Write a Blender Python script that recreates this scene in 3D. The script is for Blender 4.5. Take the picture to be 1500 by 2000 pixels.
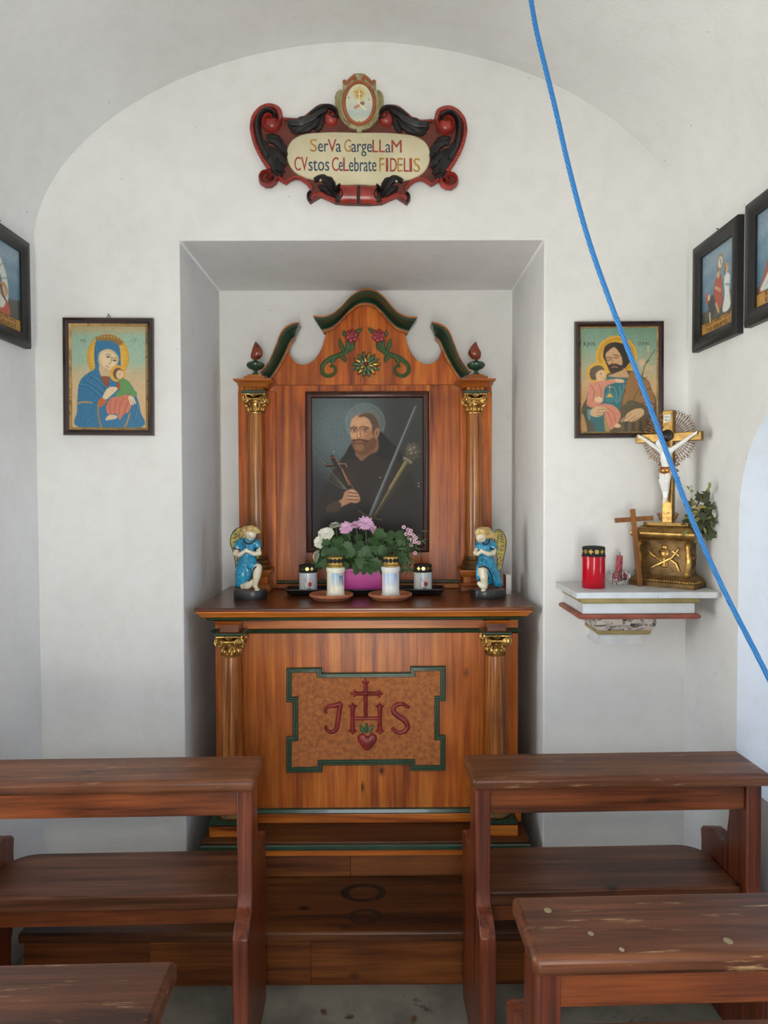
import bpy, bmesh, math, random
import numpy as np
from mathutils import Matrix, Vector, Euler
random.seed(7)
PI = math.pi
R_ = math.radians
sc = bpy.context.scene
COL = sc.collection
for o in list(bpy.data.objects): bpy.data.objects.remove(o)

# ------------------------------------------------------------------ camera
F = 1400.0                      # focal length in pixels of the 1500 x 2000 frame
CAMZ = 1.65
cam_d = bpy.data.cameras.new('camera'); cam = bpy.data.objects.new('camera', cam_d); COL.objects.link(cam)
cam_d.sensor_fit = 'HORIZONTAL'; cam_d.sensor_width = 36.0; cam_d.lens = 36.0*F/1500.0
cam_d.clip_start = 0.02
CR = Matrix.Rotation(R_(-0.2), 3, 'Z') @ Matrix.Rotation(R_(90-1.64), 3, 'X') @ Matrix.Rotation(R_(-0.2), 3, 'Z')
cam.matrix_world = Matrix.Translation((0, 0, CAMZ)) @ CR.to_4x4()
sc.camera = cam

# ------------------------------------------------------------------ world: sky above, sunlit ground below, raised brighter to light the ceilings
w = bpy.data.worlds.new('world'); sc.world = w; w.use_nodes = True
wn = w.node_tree.nodes; wl = w.node_tree.links; wn.clear()
wo = wn.new('ShaderNodeOutputWorld'); bg = wn.new('ShaderNodeBackground'); tcw = wn.new('ShaderNodeTexCoord')
sx = wn.new('ShaderNodeSeparateXYZ'); rp = wn.new('ShaderNodeValToRGB')
mr = wn.new('ShaderNodeMapRange'); mr.inputs[1].default_value = -1; mr.inputs[2].default_value = 1
wl.new(tcw.outputs['Generated'], sx.inputs[0]); wl.new(sx.outputs['Z'], mr.inputs[0]); wl.new(mr.outputs[0], rp.inputs[0])
e = rp.color_ramp.elements
e[0].position = 0.0; e[0].color = (1.24, 1.24, 1.17, 1)
e[1].position = 1.0; e[1].color = (0.44, 0.58, 0.82, 1)
k = e.new(0.485); k.color = (1.24, 1.24, 1.17, 1)
k = e.new(0.515); k.color = (0.80, 0.83, 0.86, 1)
k = e.new(0.70); k.color = (0.60, 0.70, 0.84, 1)
wl.new(rp.outputs[0], bg.inputs[0]); bg.inputs[1].default_value = 10.7
wl.new(bg.outputs[0], wo.inputs[0])
# sun added behind the open door: its unseen floor patch brightens the ceilings
sun_d = bpy.data.lights.new('sun', 'SUN'); sun_d.energy = 55.0; sun_d.angle = R_(0.53); sun_d.color = (1.0, 0.96, 0.90)
sun = bpy.data.objects.new('sun', sun_d); COL.objects.link(sun); sun.rotation_euler = (R_(30), 0, R_(6)); sun.location = (0, -6, 9)
vs = sc.view_settings
vs.view_transform = 'Standard'; vs.look = 'None'; vs.gamma = 1.0; vs.use_curve_mapping = False
vs.exposure = 0.0

# the room (metres; camera stands at x = y = 0 and looks along +y)
DW = 2.695                      # depth of the back wall
DN = 3.35                       # depth of the niche's back
XL, XR = -1.29, 1.149           # side walls
YF = -1.5                       # wall with the door, behind the camera
WIN = dict(yc=1.918, r=0.38, sill=0.72, spring=1.57, T=0.62, pane='dimpane')      # right window, deep reveal and tinted pane added to dim its light
WINL = dict(yc=1.70, r=0.50, sill=0.62, spring=1.60, T=0.40, pane='pane')      # the larger left window, out of view

def portal(name, loc, rot, sx_, sy_):
    l = bpy.data.lights.new(name, 'AREA'); l.shape = 'RECTANGLE'; l.size = sx_; l.size_y = sy_
    l.energy = 1.0; l.cycles.is_portal = True
    o = bpy.data.objects.new(name, l); COL.objects.link(o); o.location = loc; o.rotation_euler = rot
portal('window_portal', (XL-0.39, WINL['yc'], 1.36), (0, R_(-90), 0), 1.5, 1.02)
portal('window_portal', (XR+0.60, WIN['yc'], 1.33), (0, R_(90), 0), 1.3, 0.8)
portal('door_portal', (-0.07, YF-0.12, 1.05), (R_(90), 0, 0), 1.1, 2.1)

def U(px, py, Y):
    d = CR @ Vector(((px-750)/F, (1000-py)/F, -1)); t = Y/d.y
    return (d.x*t, Y, CAMZ+d.z*t)
def UX(px, py, X):
    d = CR @ Vector(((px-750)/F, (1000-py)/F, -1)); t = X/d.x
    return (X, d.y*t, CAMZ+d.z*t)
def P2(pts, Y):
    r = []
    for p in pts:
        a = U(p[0], p[1], Y); r.append((a[0], a[2]))
    return r

# ------------------------------------------------------------------ colours and materials
def lin(c):
    if isinstance(c, str):
        c = c.lstrip('#'); c = [int(c[i:i+2], 16)/255 for i in (0, 2, 4)]
    return tuple(x/12.92 if x <= 0.04045 else ((x+0.055)/1.055)**2.4 for x in c[:3])
def col4(c): return (*lin(c), 1.0)

class NT:
    def __init__(s, name):
        s.m = bpy.data.materials.new(name); s.m.use_nodes = True
        s.n = s.m.node_tree.nodes; s.l = s.m.node_tree.links
        s.b = s.n['Principled BSDF']
    def new(s, t, **kw):
        n = s.n.new(t)
        for k_, v in kw.items(): setattr(n, k_, v)
        return n
    def link(s, a, b): s.l.new(a, b)
    def noise(s, vec, scale, detail=4, rough=0.55, dist=0.0):
        n = s.new('ShaderNodeTexNoise'); n.inputs['Scale'].default_value = scale
        n.inputs['Detail'].default_value = detail; n.inputs['Roughness'].default_value = rough
        n.inputs['Distortion'].default_value = dist
        s.link(vec, n.inputs['Vector']); return n
    def ramp(s, fac, stops):
        r = s.new('ShaderNodeValToRGB'); el = r.color_ramp.elements
        while len(el) > 1: el.remove(el[-1])
        el[0].position = stops[0][0]; el[0].color = stops[0][1]
        for p, c in stops[1:]:
            q = el.new(p); q.color = c
        s.link(fac, r.inputs[0]); return r
    def mix(s, fac, a, b, mode='MIX'):
        m = s.new('ShaderNodeMix', data_type='RGBA', blend_type=mode)
        if isinstance(fac, (int, float)): m.inputs[0].default_value = fac
        else: s.link(fac, m.inputs[0])
        for i, v in ((6, a), (7, b)):
            if isinstance(v, tuple): m.inputs[i].default_value = v
            else: s.link(v, m.inputs[i])
        return m.outputs[2]
    def bump(s, h, strength, dist=0.01):
        b = s.new('ShaderNodeBump'); b.inputs['Strength'].default_value = strength; b.inputs['Distance'].default_value = dist
        s.link(h, b.inputs['Height']); s.link(b.outputs[0], s.b.inputs['Normal']); return b
    def coord(s, scale=(1, 1, 1), rnd=True):
        tc = s.new('ShaderNodeTexCoord'); mp = s.new('ShaderNodeMapping')
        mp.inputs['Scale'].default_value = scale
        s.link(tc.outputs['Object'], mp.inputs[0])
        if rnd:
            oi = s.new('ShaderNodeObjectInfo'); cb = s.new('ShaderNodeCombineXYZ')
            mu = s.new('ShaderNodeMath', operation='MULTIPLY'); mu.inputs[1].default_value = 37.0
            s.link(oi.outputs['Random'], mu.inputs[0])
            for i in range(3): s.link(mu.outputs[0], cb.inputs[i])
            s.link(cb.outputs[0], mp.inputs['Location'])
        return mp.outputs[0]
    def set(s, **kw):
        for k_, v in kw.items(): s.b.inputs[k_.replace('_', ' ')].default_value = v

def plain(name, c, rough=0.5, metal=0.0, var=0.12, vscale=12, bump=0.0, bscale=60, coat=0.0, c2=None, dirt=None):
    t = NT(name); v = t.coord()
    n = t.noise(v, vscale, 5)
    c = col4(c)
    c2 = col4(c2) if c2 else tuple(x*(1-var*2) for x in c[:3])+(1,)
    r = t.ramp(n.outputs[0], [(0.32, c2), (0.6, c)])
    out = r.outputs[0]
    if dirt:
        n3 = t.noise(v, dirt[1], 6, 0.7); rr = t.ramp(n3.outputs[0], [(dirt[2], (0, 0, 0, 1)), (dirt[2]+0.06, (1, 1, 1, 1))])
        out = t.mix(rr.outputs[0], out, col4(dirt[0]))
    t.link(out, t.b.inputs['Base Color'])
    t.set(Roughness=rough, Metallic=metal, Coat_Weight=coat)
    if bump:
        n2 = t.noise(v, bscale, 4); t.bump(n2.outputs[0], bump, 0.004)
    return t.m

def wood(name, dark, mid, light, axis='z', rough=0.32, coat=0.06, knots=0.6, wear=None, fine=0.25, grain=22, rings=None, blotch=0.35):
    t = NT(name)
    def sv(a, o): return {'x': (a, o, o), 'y': (o, a, o), 'z': (o, o, a)}[axis]
    v = t.coord(sv(1.1, grain)); raw = t.coord()
    n1 = t.noise(v, 1.0, 6, 0.6, 0.8)
    r1 = t.ramp(n1.outputs[0], [(0.30, col4(dark)), (0.48, col4(mid)), (0.70, col4(light))])
    out = r1.outputs[0]
    n2 = t.noise(raw, 3.2, 3, 0.5)
    r2 = t.ramp(n2.outputs[0], [(0.30, (1-blotch, 1-blotch*1.12, 1-blotch*1.2, 1)), (0.62, (1.06, 1.06, 1.06, 1))])
    out = t.mix(1.0, out, r2.outputs[0], 'MULTIPLY')
    v3 = t.coord(sv(5, 170)); n3 = t.noise(v3, 1.0, 3, 0.6)
    r3 = t.ramp(n3.outputs[0], [(0.35, (1-fine, 1-fine, 1-fine, 1)), (0.6, (1, 1, 1, 1))])
    out = t.mix(1.0, out, r3.outputs[0], 'MULTIPLY')
    if knots:
        vk = t.coord(sv(5.5, 9.0)); vo = t.new('ShaderNodeTexVoronoi'); vo.inputs['Scale'].default_value = 1.0
        t.link(vk, vo.inputs['Vector'])
        rk = t.ramp(vo.outputs['Distance'], [(0.05, (1, 1, 1, 1)), (0.10, (0.45, 0.45, 0.45, 1)), (0.17, (0, 0, 0, 1))])
        se = t.new('ShaderNodeSeparateColor'); t.link(vo.outputs['Color'], se.inputs[0])
        gt = t.new('ShaderNodeMath', operation='GREATER_THAN'); gt.inputs[1].default_value = 1-knots; t.link(se.outputs[0], gt.inputs[0])
        mu = t.new('ShaderNodeMath', operation='MULTIPLY'); t.link(rk.outputs[0], mu.inputs[0]); t.link(gt.outputs[0], mu.inputs[1])
        dk = tuple(x*0.35 for x in lin(dark))+(1,)
        out = t.mix(mu.outputs[0], out, dk)
    oi = t.new('ShaderNodeObjectInfo'); ro = t.ramp(oi.outputs['Random'], [(0, (0.92, 0.90, 0.88, 1)), (1, (1.05, 1.05, 1.05, 1))])
    out = t.mix(1.0, out, ro.outputs[0], 'MULTIPLY')
    rgh = None
    if wear:
        vw = t.coord(sv(7, 60)); nw = t.noise(vw, 1.0, 7, 0.68)
        rw = t.ramp(nw.outputs[0], [(wear[1], (0, 0, 0, 1)), (wear[1]+0.10, (1, 1, 1, 1))])
        out = t.mix(rw.outputs[0], out, col4(wear[0])); rgh = rw
    if rings:
        for (cx, cy, rx, ry) in rings:
            tc = t.new('ShaderNodeTexCoord'); mp = t.new('ShaderNodeMapping')
            mp.inputs['Location'].default_value = (-cx/rx, -cy/ry, 0); mp.inputs['Scale'].default_value = (1/rx, 1/ry, 0)
            t.link(tc.outputs['Object'], mp.inputs[0])
            ln = t.new('ShaderNodeVectorMath', operation='LENGTH'); t.link(mp.outputs[0], ln.inputs[0])
            rr = t.ramp(ln.outputs['Value'], [(0.60, (0, 0, 0, 1)), (0.72, (1, 1, 1, 1)), (0.80, (0.5, 0.5, 0.5, 1)), (0.93, (1, 1, 1, 1)), (1.0, (0, 0, 0, 1))])
            nn = t.noise(raw, 25, 4); m2 = t.mix(1.0, rr.outputs[0], nn.outputs[0], 'MULTIPLY')
            m2 = t.mix(1.0, m2, (2.6, 2.6, 2.6, 1), 'MULTIPLY')
            out = t.mix(m2, out, (0.008, 0.006, 0.005, 1))
    t.link(out, t.b.inputs['Base Color'])
    t.set(Roughness=rough, Coat_Weight=coat, Coat_Roughness=0.25, Specular_IOR_Level=0.32)
    t.bump(n3.outputs[0], 0.12, 0.002)
    return t.m

M = {}
def plaster():
    t = NT('white_plaster'); v = t.coord(rnd=False)
    n1 = t.noise(v, 1.6, 4); n2 = t.noise(v, 14, 6, 0.65); n3 = t.noise(v, 90, 3)
    r1 = t.ramp(n1.outputs[0], [(0.35, (0.74, 0.735, 0.72, 1)), (0.65, (0.80, 0.795, 0.785, 1))])
    r2 = t.ramp(n2.outputs[0], [(0.25, (0.95, 0.945, 0.93, 1)), (0.55, (1, 1, 1, 1))])
    out = t.mix(1.0, r1.outputs[0], r2.outputs[0], 'MULTIPLY')
    vo = t.new('ShaderNodeTexVoronoi'); vo.inputs['Scale'].default_value = 9.0; t.link(v, vo.inputs['Vector'])
    rk = t.ramp(vo.outputs['Distance'], [(0.012, (1, 1, 1, 1)), (0.035, (0, 0, 0, 1))])
    out = t.mix(rk.outputs[0], out, (0.35, 0.33, 0.30, 1))
    t.link(out, t.b.inputs['Base Color']); t.set(Roughness=0.92, Specular_IOR_Level=0.2)
    ad = t.new('ShaderNodeMath', operation='ADD'); t.link(n2.outputs[0], ad.inputs[0]); t.link(n3.outputs[0], ad.inputs[1])
    t.bump(ad.outputs[0], 0.22, 0.006)
    return t.m
M['plaster'] = plaster()
M['concrete'] = plain('grey_concrete', '#8f8c80', 0.85, var=0.2, vscale=7, bump=0.25, bscale=40, dirt=('#55524a', 9, 0.62))
M['pine_v'] = wood('varnished_pine_upright', '#79340c', '#bb6120', '#d58232', 'z', knots=0.45)
M['pine_h'] = wood('varnished_pine_level', '#79340c', '#bf651f', '#d98838', 'x', knots=0.3)
M['ret_v'] = wood('reddish_pine_upright', '#6c2806', '#bd5a0e', '#de8426', 'z', knots=0.35, fine=0.30)
M['ret_h'] = wood('reddish_pine_level', '#7a3812', '#b86628', '#d08840', 'x', knots=0.15)
M['col_w'] = wood('oak_grained_column', '#6a3310', '#a9622a', '#c98b45', 'z', knots=0, grain=60, rough=0.18, coat=0.6, fine=0.4)
M['top_h'] = wood('dark_table_board', '#3c1a0c', '#6b3317', '#854a22', 'x', knots=0.3, rough=0.28, coat=0.4)
M['step_h'] = wood('dark_step_board', '#2c1508', '#5c3316', '#7a4a20', 'x', knots=0.5, rough=0.45, coat=0.1, wear=('#7a5a3c', 0.66))
M['riser_h'] = wood('step_riser_board', '#3a1a09', '#6f3b15', '#8d5220', 'x', knots=0.6, rough=0.4, coat=0.15)
M['pew_h'] = wood('pew_board_level', '#4c2410', '#8a4722', '#a85f30', 'x', knots=0.3, rough=0.36, coat=0.2)
M['pew_v'] = wood('pew_board_upright', '#3c180c', '#71321a', '#8c4626', 'z', knots=0.15, rough=0.36, coat=0.2, grain=40)
M['pew_top'] = wood('worn_pew_ledge', '#3c2010', '#704026', '#8a5836', 'x', knots=0.25, rough=0.42, coat=0.1, wear=('#a98661', 0.60))
M['pew_seat'] = wood('worn_pew_seat', '#3a1d10', '#6d3f26', '#85563a', 'x', knots=0.3, rough=0.42, coat=0.1, wear=('#8d6b50', 0.66))
M['green'] = plain('dark_green_paint', '#294733', 0.3, var=0.2, bump=0.1, bscale=40, coat=0.25)
M['leafgreen'] = plain('carved_leaf_green', '#41694a', 0.3, var=0.25, vscale=40, coat=0.4, c2='#5a5a2c')
M['rose'] = plain('carved_rose_red', '#a03540', 0.32, var=0.2, vscale=60, coat=0.4)
M['flame'] = plain('flame_red_brown', '#8a3a1e', 0.35, var=0.3, vscale=60, coat=0.3)
M['carvred'] = plain('carved_dark_red', '#8c2a26', 0.4, var=0.25, vscale=25, bump=0.1)
M['gold'] = plain('gilding', '#cfa862', 0.34, metal=0.9, var=0.25, vscale=40, bump=0.15, bscale=120, c2='#8a6534', dirt=('#5b4322', 30, 0.61))
M['oldgold'] = plain('worn_gilding', '#ad8a50', 0.36, metal=0.85, var=0.25, vscale=40, bump=0.15, bscale=120, c2='#7d5c30', dirt=('#4b361c', 30, 0.6))
M['brass'] = plain('gold_lid_foil', '#dbb968', 0.24, metal=0.9, var=0.1, vscale=20)
M['dullgold'] = plain('dull_bronze_gilding', '#7f6138', 0.45, metal=0.65, var=0.3, vscale=30, bump=0.25, bscale=150)
M['frame_red'] = wood('dark_frame_wood', '#24100c', '#431f18', '#5a2e22', 'z', knots=0, rough=0.3, coat=0.4, grain=50)
M['frame_dk'] = plain('dark_lacquered_frame', '#2e1512', 0.22, var=0.2, coat=0.6)
M['frame_blk'] = plain('black_stained_frame', '#1c1a1b', 0.45, var=0.25, vscale=30, bump=0.15, bscale=80)
M['slip'] = plain('tarnished_gold_slip', '#b3925a', 0.4, metal=0.5, var=0.3, vscale=40, dirt=('#5a4526', 40, 0.58))
M['black'] = plain('black_paint', '#272323', 0.5, var=0.25, vscale=30, coat=0.05, bump=0.2, bscale=50)
M['plaqred'] = plain('plaque_red', '#a3342a', 0.38, var=0.28, vscale=18, coat=0.25, bump=0.15, bscale=40, dirt=('#5c1c16', 22, 0.63))
M['plaqbrown'] = plain('plaque_brown', '#6e3226', 0.5, var=0.25, vscale=20)
M['cream'] = plain('aged_cream_paint', '#d9cfae', 0.55, var=0.06, vscale=7, c2='#c9c09c', dirt=('#a59674', 30, 0.68))
M['t_red'] = plain('letter_red', '#a8463c', 0.6, var=0.25, vscale=80)
M['t_blue'] = plain('letter_blue', '#3f5168', 0.6, var=0.25, vscale=80)
M['t_och'] = plain('letter_ochre', '#b98f45', 0.6, var=0.2, vscale=80)
M['t_dark'] = plain('letter_dark', '#3b2a1c', 0.6)
M['t_grey'] = plain('letter_faded', '#6c7a66', 0.6)
M['olive'] = plain('medallion_olive', '#a7a07a', 0.5, var=0.2, vscale=40, c2='#7c6f45')
M['brick'] = plain('medallion_ring', '#a4603c', 0.45, var=0.15, vscale=40)
M['stipple'] = plain('stippled_panel', '#b0662a', 0.5, var=0.25, vscale=60, bump=1.0, bscale=170, coat=0.0, c2='#8a4a1c')
M['terra'] = plain('terracotta', '#b9714e', 0.85, var=0.15, vscale=25, bump=0.1)
M['blackpl'] = plain('black_plastic', '#262323', 0.4, var=0.2)
M['pink'] = plain('magenta_plastic', '#cf2f9c', 0.42, var=0.06, vscale=8)
M['soil'] = plain('soil', '#2a1e16', 0.95, var=0.3, bump=0.6)
M['mumgreen'] = plain('dark_leaf', '#3a5e2e', 0.5, var=0.3, vscale=25, c2='#24401c')
M['stem'] = plain('green_stem', '#5f7a40', 0.55, var=0.2)
M['whitepet'] = plain('white_petal', '#f0efe0', 0.6, var=0.05)
M['pinkpet'] = plain('pink_petal', '#ecc3e2', 0.6, var=0.12, vscale=60, c2='#dc9fce')
M['palepink'] = plain('pale_pink_button', '#e6c2cf', 0.6, var=0.1)
M['pinkcore'] = plain('button_core', '#b06a88', 0.7)
M['skin'] = plain('painted_plaster_skin', '#e3dcc6', 0.4, var=0.06, vscale=40, coat=0.25, c2='#d3c6a8')
M['hair'] = plain('painted_blond_hair', '#d8bd80', 0.42, var=0.2, vscale=60, coat=0.3, c2='#a5823f', bump=0.5, bscale=130)
M['wing'] = plain('mustard_wing', '#b3a02c', 0.4, var=0.2, vscale=40, coat=0.3, c2='#857315')
M['trim'] = plain('black_trim', '#25272d', 0.35, coat=0.3)
M['lip'] = plain('painted_lip', '#b05a50', 0.4)
M['statbase'] = plain('black_chipped_base', '#2b2b2c', 0.45, var=0.3, vscale=30, coat=0.2, bump=0.3, bscale=50, dirt=('#b9b6ae', 55, 0.68))
M['stattop'] = plain('mauve_base_top', '#7c5c58', 0.55, var=0.3, vscale=40)
M['rope'] = None
M['shelfw'] = plain('crackled_white_paint', '#d3d6d6', 0.5, var=0.08, vscale=15, bump=0.3, bscale=60, dirt=('#8b8776', 35, 0.68))
M['ochre'] = plain('ochre_paint', '#a3905a', 0.5, var=0.15)
M['shelfred'] = plain('brick_red_paint', '#a55a44', 0.5, var=0.2)
M['lathwood'] = wood('lath_wood', '#6b3d1c', '#9c6435', '#b07a48', 'z', knots=0, rough=0.5, coat=0.0)
M['whitebox'] = plain('white_card', '#dcdad4', 0.6, var=0.04)
M['porc'] = plain('white_porcelain', '#e6e6e4', 0.22, var=0.03, coat=0.4)
M['copper'] = plain('copper_cloth', '#c98a55', 0.25, metal=0.85, var=0.2)
M['filigree'] = plain('copper_filigree', '#a87c58', 0.35, metal=0.75, var=0.3, vscale=60)
M['oldwax'] = plain('old_wax', '#a89472', 0.6, var=0.15)
M['wick'] = plain('black_wick', '#1a1715', 0.8)
M['ivy'] = plain('dry_ivy_leaf', '#4a5232', 0.55, var=0.35, vscale=25, c2='#2c3220')
M['drygreen'] = plain('dry_pale_leaf', '#8d8d4e', 0.6, var=0.3, vscale=30)
M['yellowleaf'] = plain('yellow_leaf', '#b3a24a', 0.6, var=0.2)
M['catkin'] = plain('grey_catkin', '#b7b7a8', 0.9, var=0.2, vscale=60)
M['twig'] = plain('brown_twig', '#4a3626', 0.8)
M['metal'] = plain('dark_iron', '#3a3633', 0.4, metal=0.8)
M['wframe'] = plain('window_wood', '#5b3a22', 0.5, var=0.2)

def mix_mat(name, c, rough, trans=0.0, sss=0.0, ior=1.45, alpha=None):
    t = NT(name); v = t.coord(); n = t.noise(v, 14, 2)
    c = col4(c); r = t.ramp(n.outputs[0], [(0.3, tuple(x*0.94 for x in c[:3])+(1,)), (0.7, c)])
    t.link(r.outputs[0], t.b.inputs['Base Color'])
    t.set(Roughness=rough, Transmission_Weight=trans, IOR=ior)
    if sss: t.set(Subsurface_Weight=sss, Subsurface_Scale=0.02)
    return t.m
M['candlew'] = mix_mat('milky_candle_plastic', '#dedcd8', 0.2, 0.0, 0.5)
M['wax'] = mix_mat('ivory_wax', '#e9e4cf', 0.35, 0.0, 0.5)
M['candler'] = mix_mat('red_candle_plastic', '#c00d24', 0.12, 0.15, 0.0)
M['redwax'] = plain('red_wax', '#b8505a', 0.5, var=0.1)
M['redwax2'] = plain('dark_red_wax', '#9a2f40', 0.5, var=0.1)
def glassmat(name):
    t = NT(name); t.set(Roughness=0.02, Transmission_Weight=1.0, IOR=1.5); t.b.inputs['Base Color'].default_value = (0.97, 0.98, 0.98, 1)
    return t.m
M['glass'] = glassmat('clear_glass')
def panemat(name, tint):
    t = NT(name); t.n.remove(t.b); out = [n for n in t.n if n.type == 'OUTPUT_MATERIAL'][0]
    a = t.new('ShaderNodeBsdfTransparent'); a.inputs[0].default_value = tint; g = t.new('ShaderNodeBsdfGlossy'); g.inputs['Roughness'].default_value = 0.02
    f = t.new('ShaderNodeFresnel'); m = t.new('ShaderNodeMixShader'); t.link(f.outputs[0], m.inputs[0]); t.link(a.outputs[0], m.inputs[1]); t.link(g.outputs[0], m.inputs[2])
    t.link(m.outputs[0], out.inputs[0]); return t.m
M['pane'] = panemat('window_glass', (0.96, 0.97, 0.96, 1))
M['dimpane'] = panemat('light_dimming_window_glass', (0.52, 0.62, 0.75, 1))  # unseen pane, tint added to dim and cool the light on its reveal
def ropemat():
    t = NT('blue_braided_rope'); tc = t.new('ShaderNodeTexCoord'); mp = t.new('ShaderNodeMapping')
    mp.inputs['Rotation'].default_value = (0.4, 0.5, 0.3); t.link(tc.outputs['Object'], mp.inputs[0])
    wv = t.new('ShaderNodeTexWave'); wv.inputs['Scale'].default_value = 70; wv.inputs['Distortion'].default_value = 3; t.link(mp.outputs[0], wv.inputs[0])
    r = t.ramp(wv.outputs['Color'], [(0.1, col4('#1d5f9e')), (0.7, col4('#2f86d0'))]); t.link(r.outputs[0], t.b.inputs['Base Color'])
    t.set(Roughness=0.55); t.bump(wv.outputs['Color'], 0.5, 0.002); return t.m
M['rope'] = ropemat()
def dressmat():
    t = NT('turquoise_glaze_with_black_flecks'); v = t.coord(); n = t.noise(v, 25, 4)
    r = t.ramp(n.outputs[0], [(0.3, col4('#156f9a')), (0.6, col4('#2f9cc4'))])
    vo = t.new('ShaderNodeTexVoronoi'); vo.inputs['Scale'].default_value = 130; t.link(v, vo.inputs['Vector'])
    rk = t.ramp(vo.outputs['Distance'], [(0.30, (1, 1, 1, 1)), (0.38, (0, 0, 0, 1))])
    n2 = t.noise(v, 38, 2); rg = t.ramp(n2.outputs[0], [(0.47, (0, 0, 0, 1)), (0.52, (1, 1, 1, 1))])
    mm = t.mix(1.0, rk.outputs[0], rg.outputs[0], 'MULTIPLY')
    t.link(t.mix(mm, r.outputs[0], col4('#123240')), t.b.inputs['Base Color']); t.set(Roughness=0.22, Coat_Weight=0.5)
    n3 = t.noise(v, 60, 3); t.bump(n3.outputs[0], 0.25, 0.003)
    return t.m
M['dress'] = dressmat()
def marblemat():
    t = NT('painted_marble'); v = t.coord((1, 1, 2.2)); n = t.noise(v, 18, 6, 0.7, 1.5)
    r = t.ramp(n.outputs[0], [(0.40, col4('#2f2a2e')), (0.47, col4('#978d86')), (0.52, col4('#cfc5b8')), (0.66, col4('#b9a59c'))])
    t.link(r.outputs[0], t.b.inputs['Base Color']); t.set(Roughness=0.5); return t.m
M['marble'] = marblemat()
def paintmat(name, rough=0.5, coat=0.0):
    t = NT(name); a = t.new('ShaderNodeAttribute'); a.attribute_name = 'Col'
    v = t.coord(); n = t.noise(v, 45, 4); r = t.ramp(n.outputs[0], [(0.3, (0.93, 0.93, 0.93, 1)), (0.65, (1, 1, 1, 1))])
    t.link(t.mix(1.0, a.outputs['Color'], r.outputs[0], 'MULTIPLY'), t.b.inputs['Base Color']); t.set(Roughness=rough, Coat_Weight=coat, Coat_Roughness=0.1)
    return t.m
M['oil'] = paintmat('oil_painting', 0.6, 0.0)
M['print'] = paintmat('colour_print', 0.45, 0.35)

# ------------------------------------------------------------------ mesh building
def catmull(pts, n=6, closed=False):
    pts = [Vector(p) for p in pts]; out = []; N = len(pts)
    rng = range(N) if closed else range(N-1)
    for i in rng:
        if closed: p0, p1, p2, p3 = pts[(i-1) % N], pts[i], pts[(i+1) % N], pts[(i+2) % N]
        else: p0, p1, p2, p3 = pts[max(i-1, 0)], pts[i], pts[i+1], pts[min(i+2, N-1)]
        for j in range(n):
            t = j/n
            out.append(0.5*((2*p1)+(p2-p0)*t+(2*p0-5*p1+4*p2-p3)*t*t+(3*p1-p0-3*p2+p3)*t**3))
    if not closed: out.append(pts[-1])
    return [tuple(p) for p in out]

def offset_poly(poly, d):
    n = len(poly); area = sum(poly[i][0]*poly[(i+1) % n][1]-poly[(i+1) % n][0]*poly[i][1] for i in range(n))
    s = 1 if area > 0 else -1; out = []
    for i in range(n):
        a, b, c = poly[i-1], poly[i], poly[(i+1) % n]
        e1 = Vector((b[0]-a[0], b[1]-a[1])); e2 = Vector((c[0]-b[0], c[1]-b[1]))
        if e1.length < 1e-9 or e2.length < 1e-9: out.append(b); continue
        e1.normalize(); e2.normalize()
        n1 = Vector((-e1.y, e1.x))*s; n2 = Vector((-e2.y, e2.x))*s
        m = n1+n2; L = m.length
        if L < 1e-6: m = n1
        else:
            m /= L; m = m/max(0.35, m.dot(n1))
        out.append((b[0]+m.x*d, b[1]+m.y*d))
    return out

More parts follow.
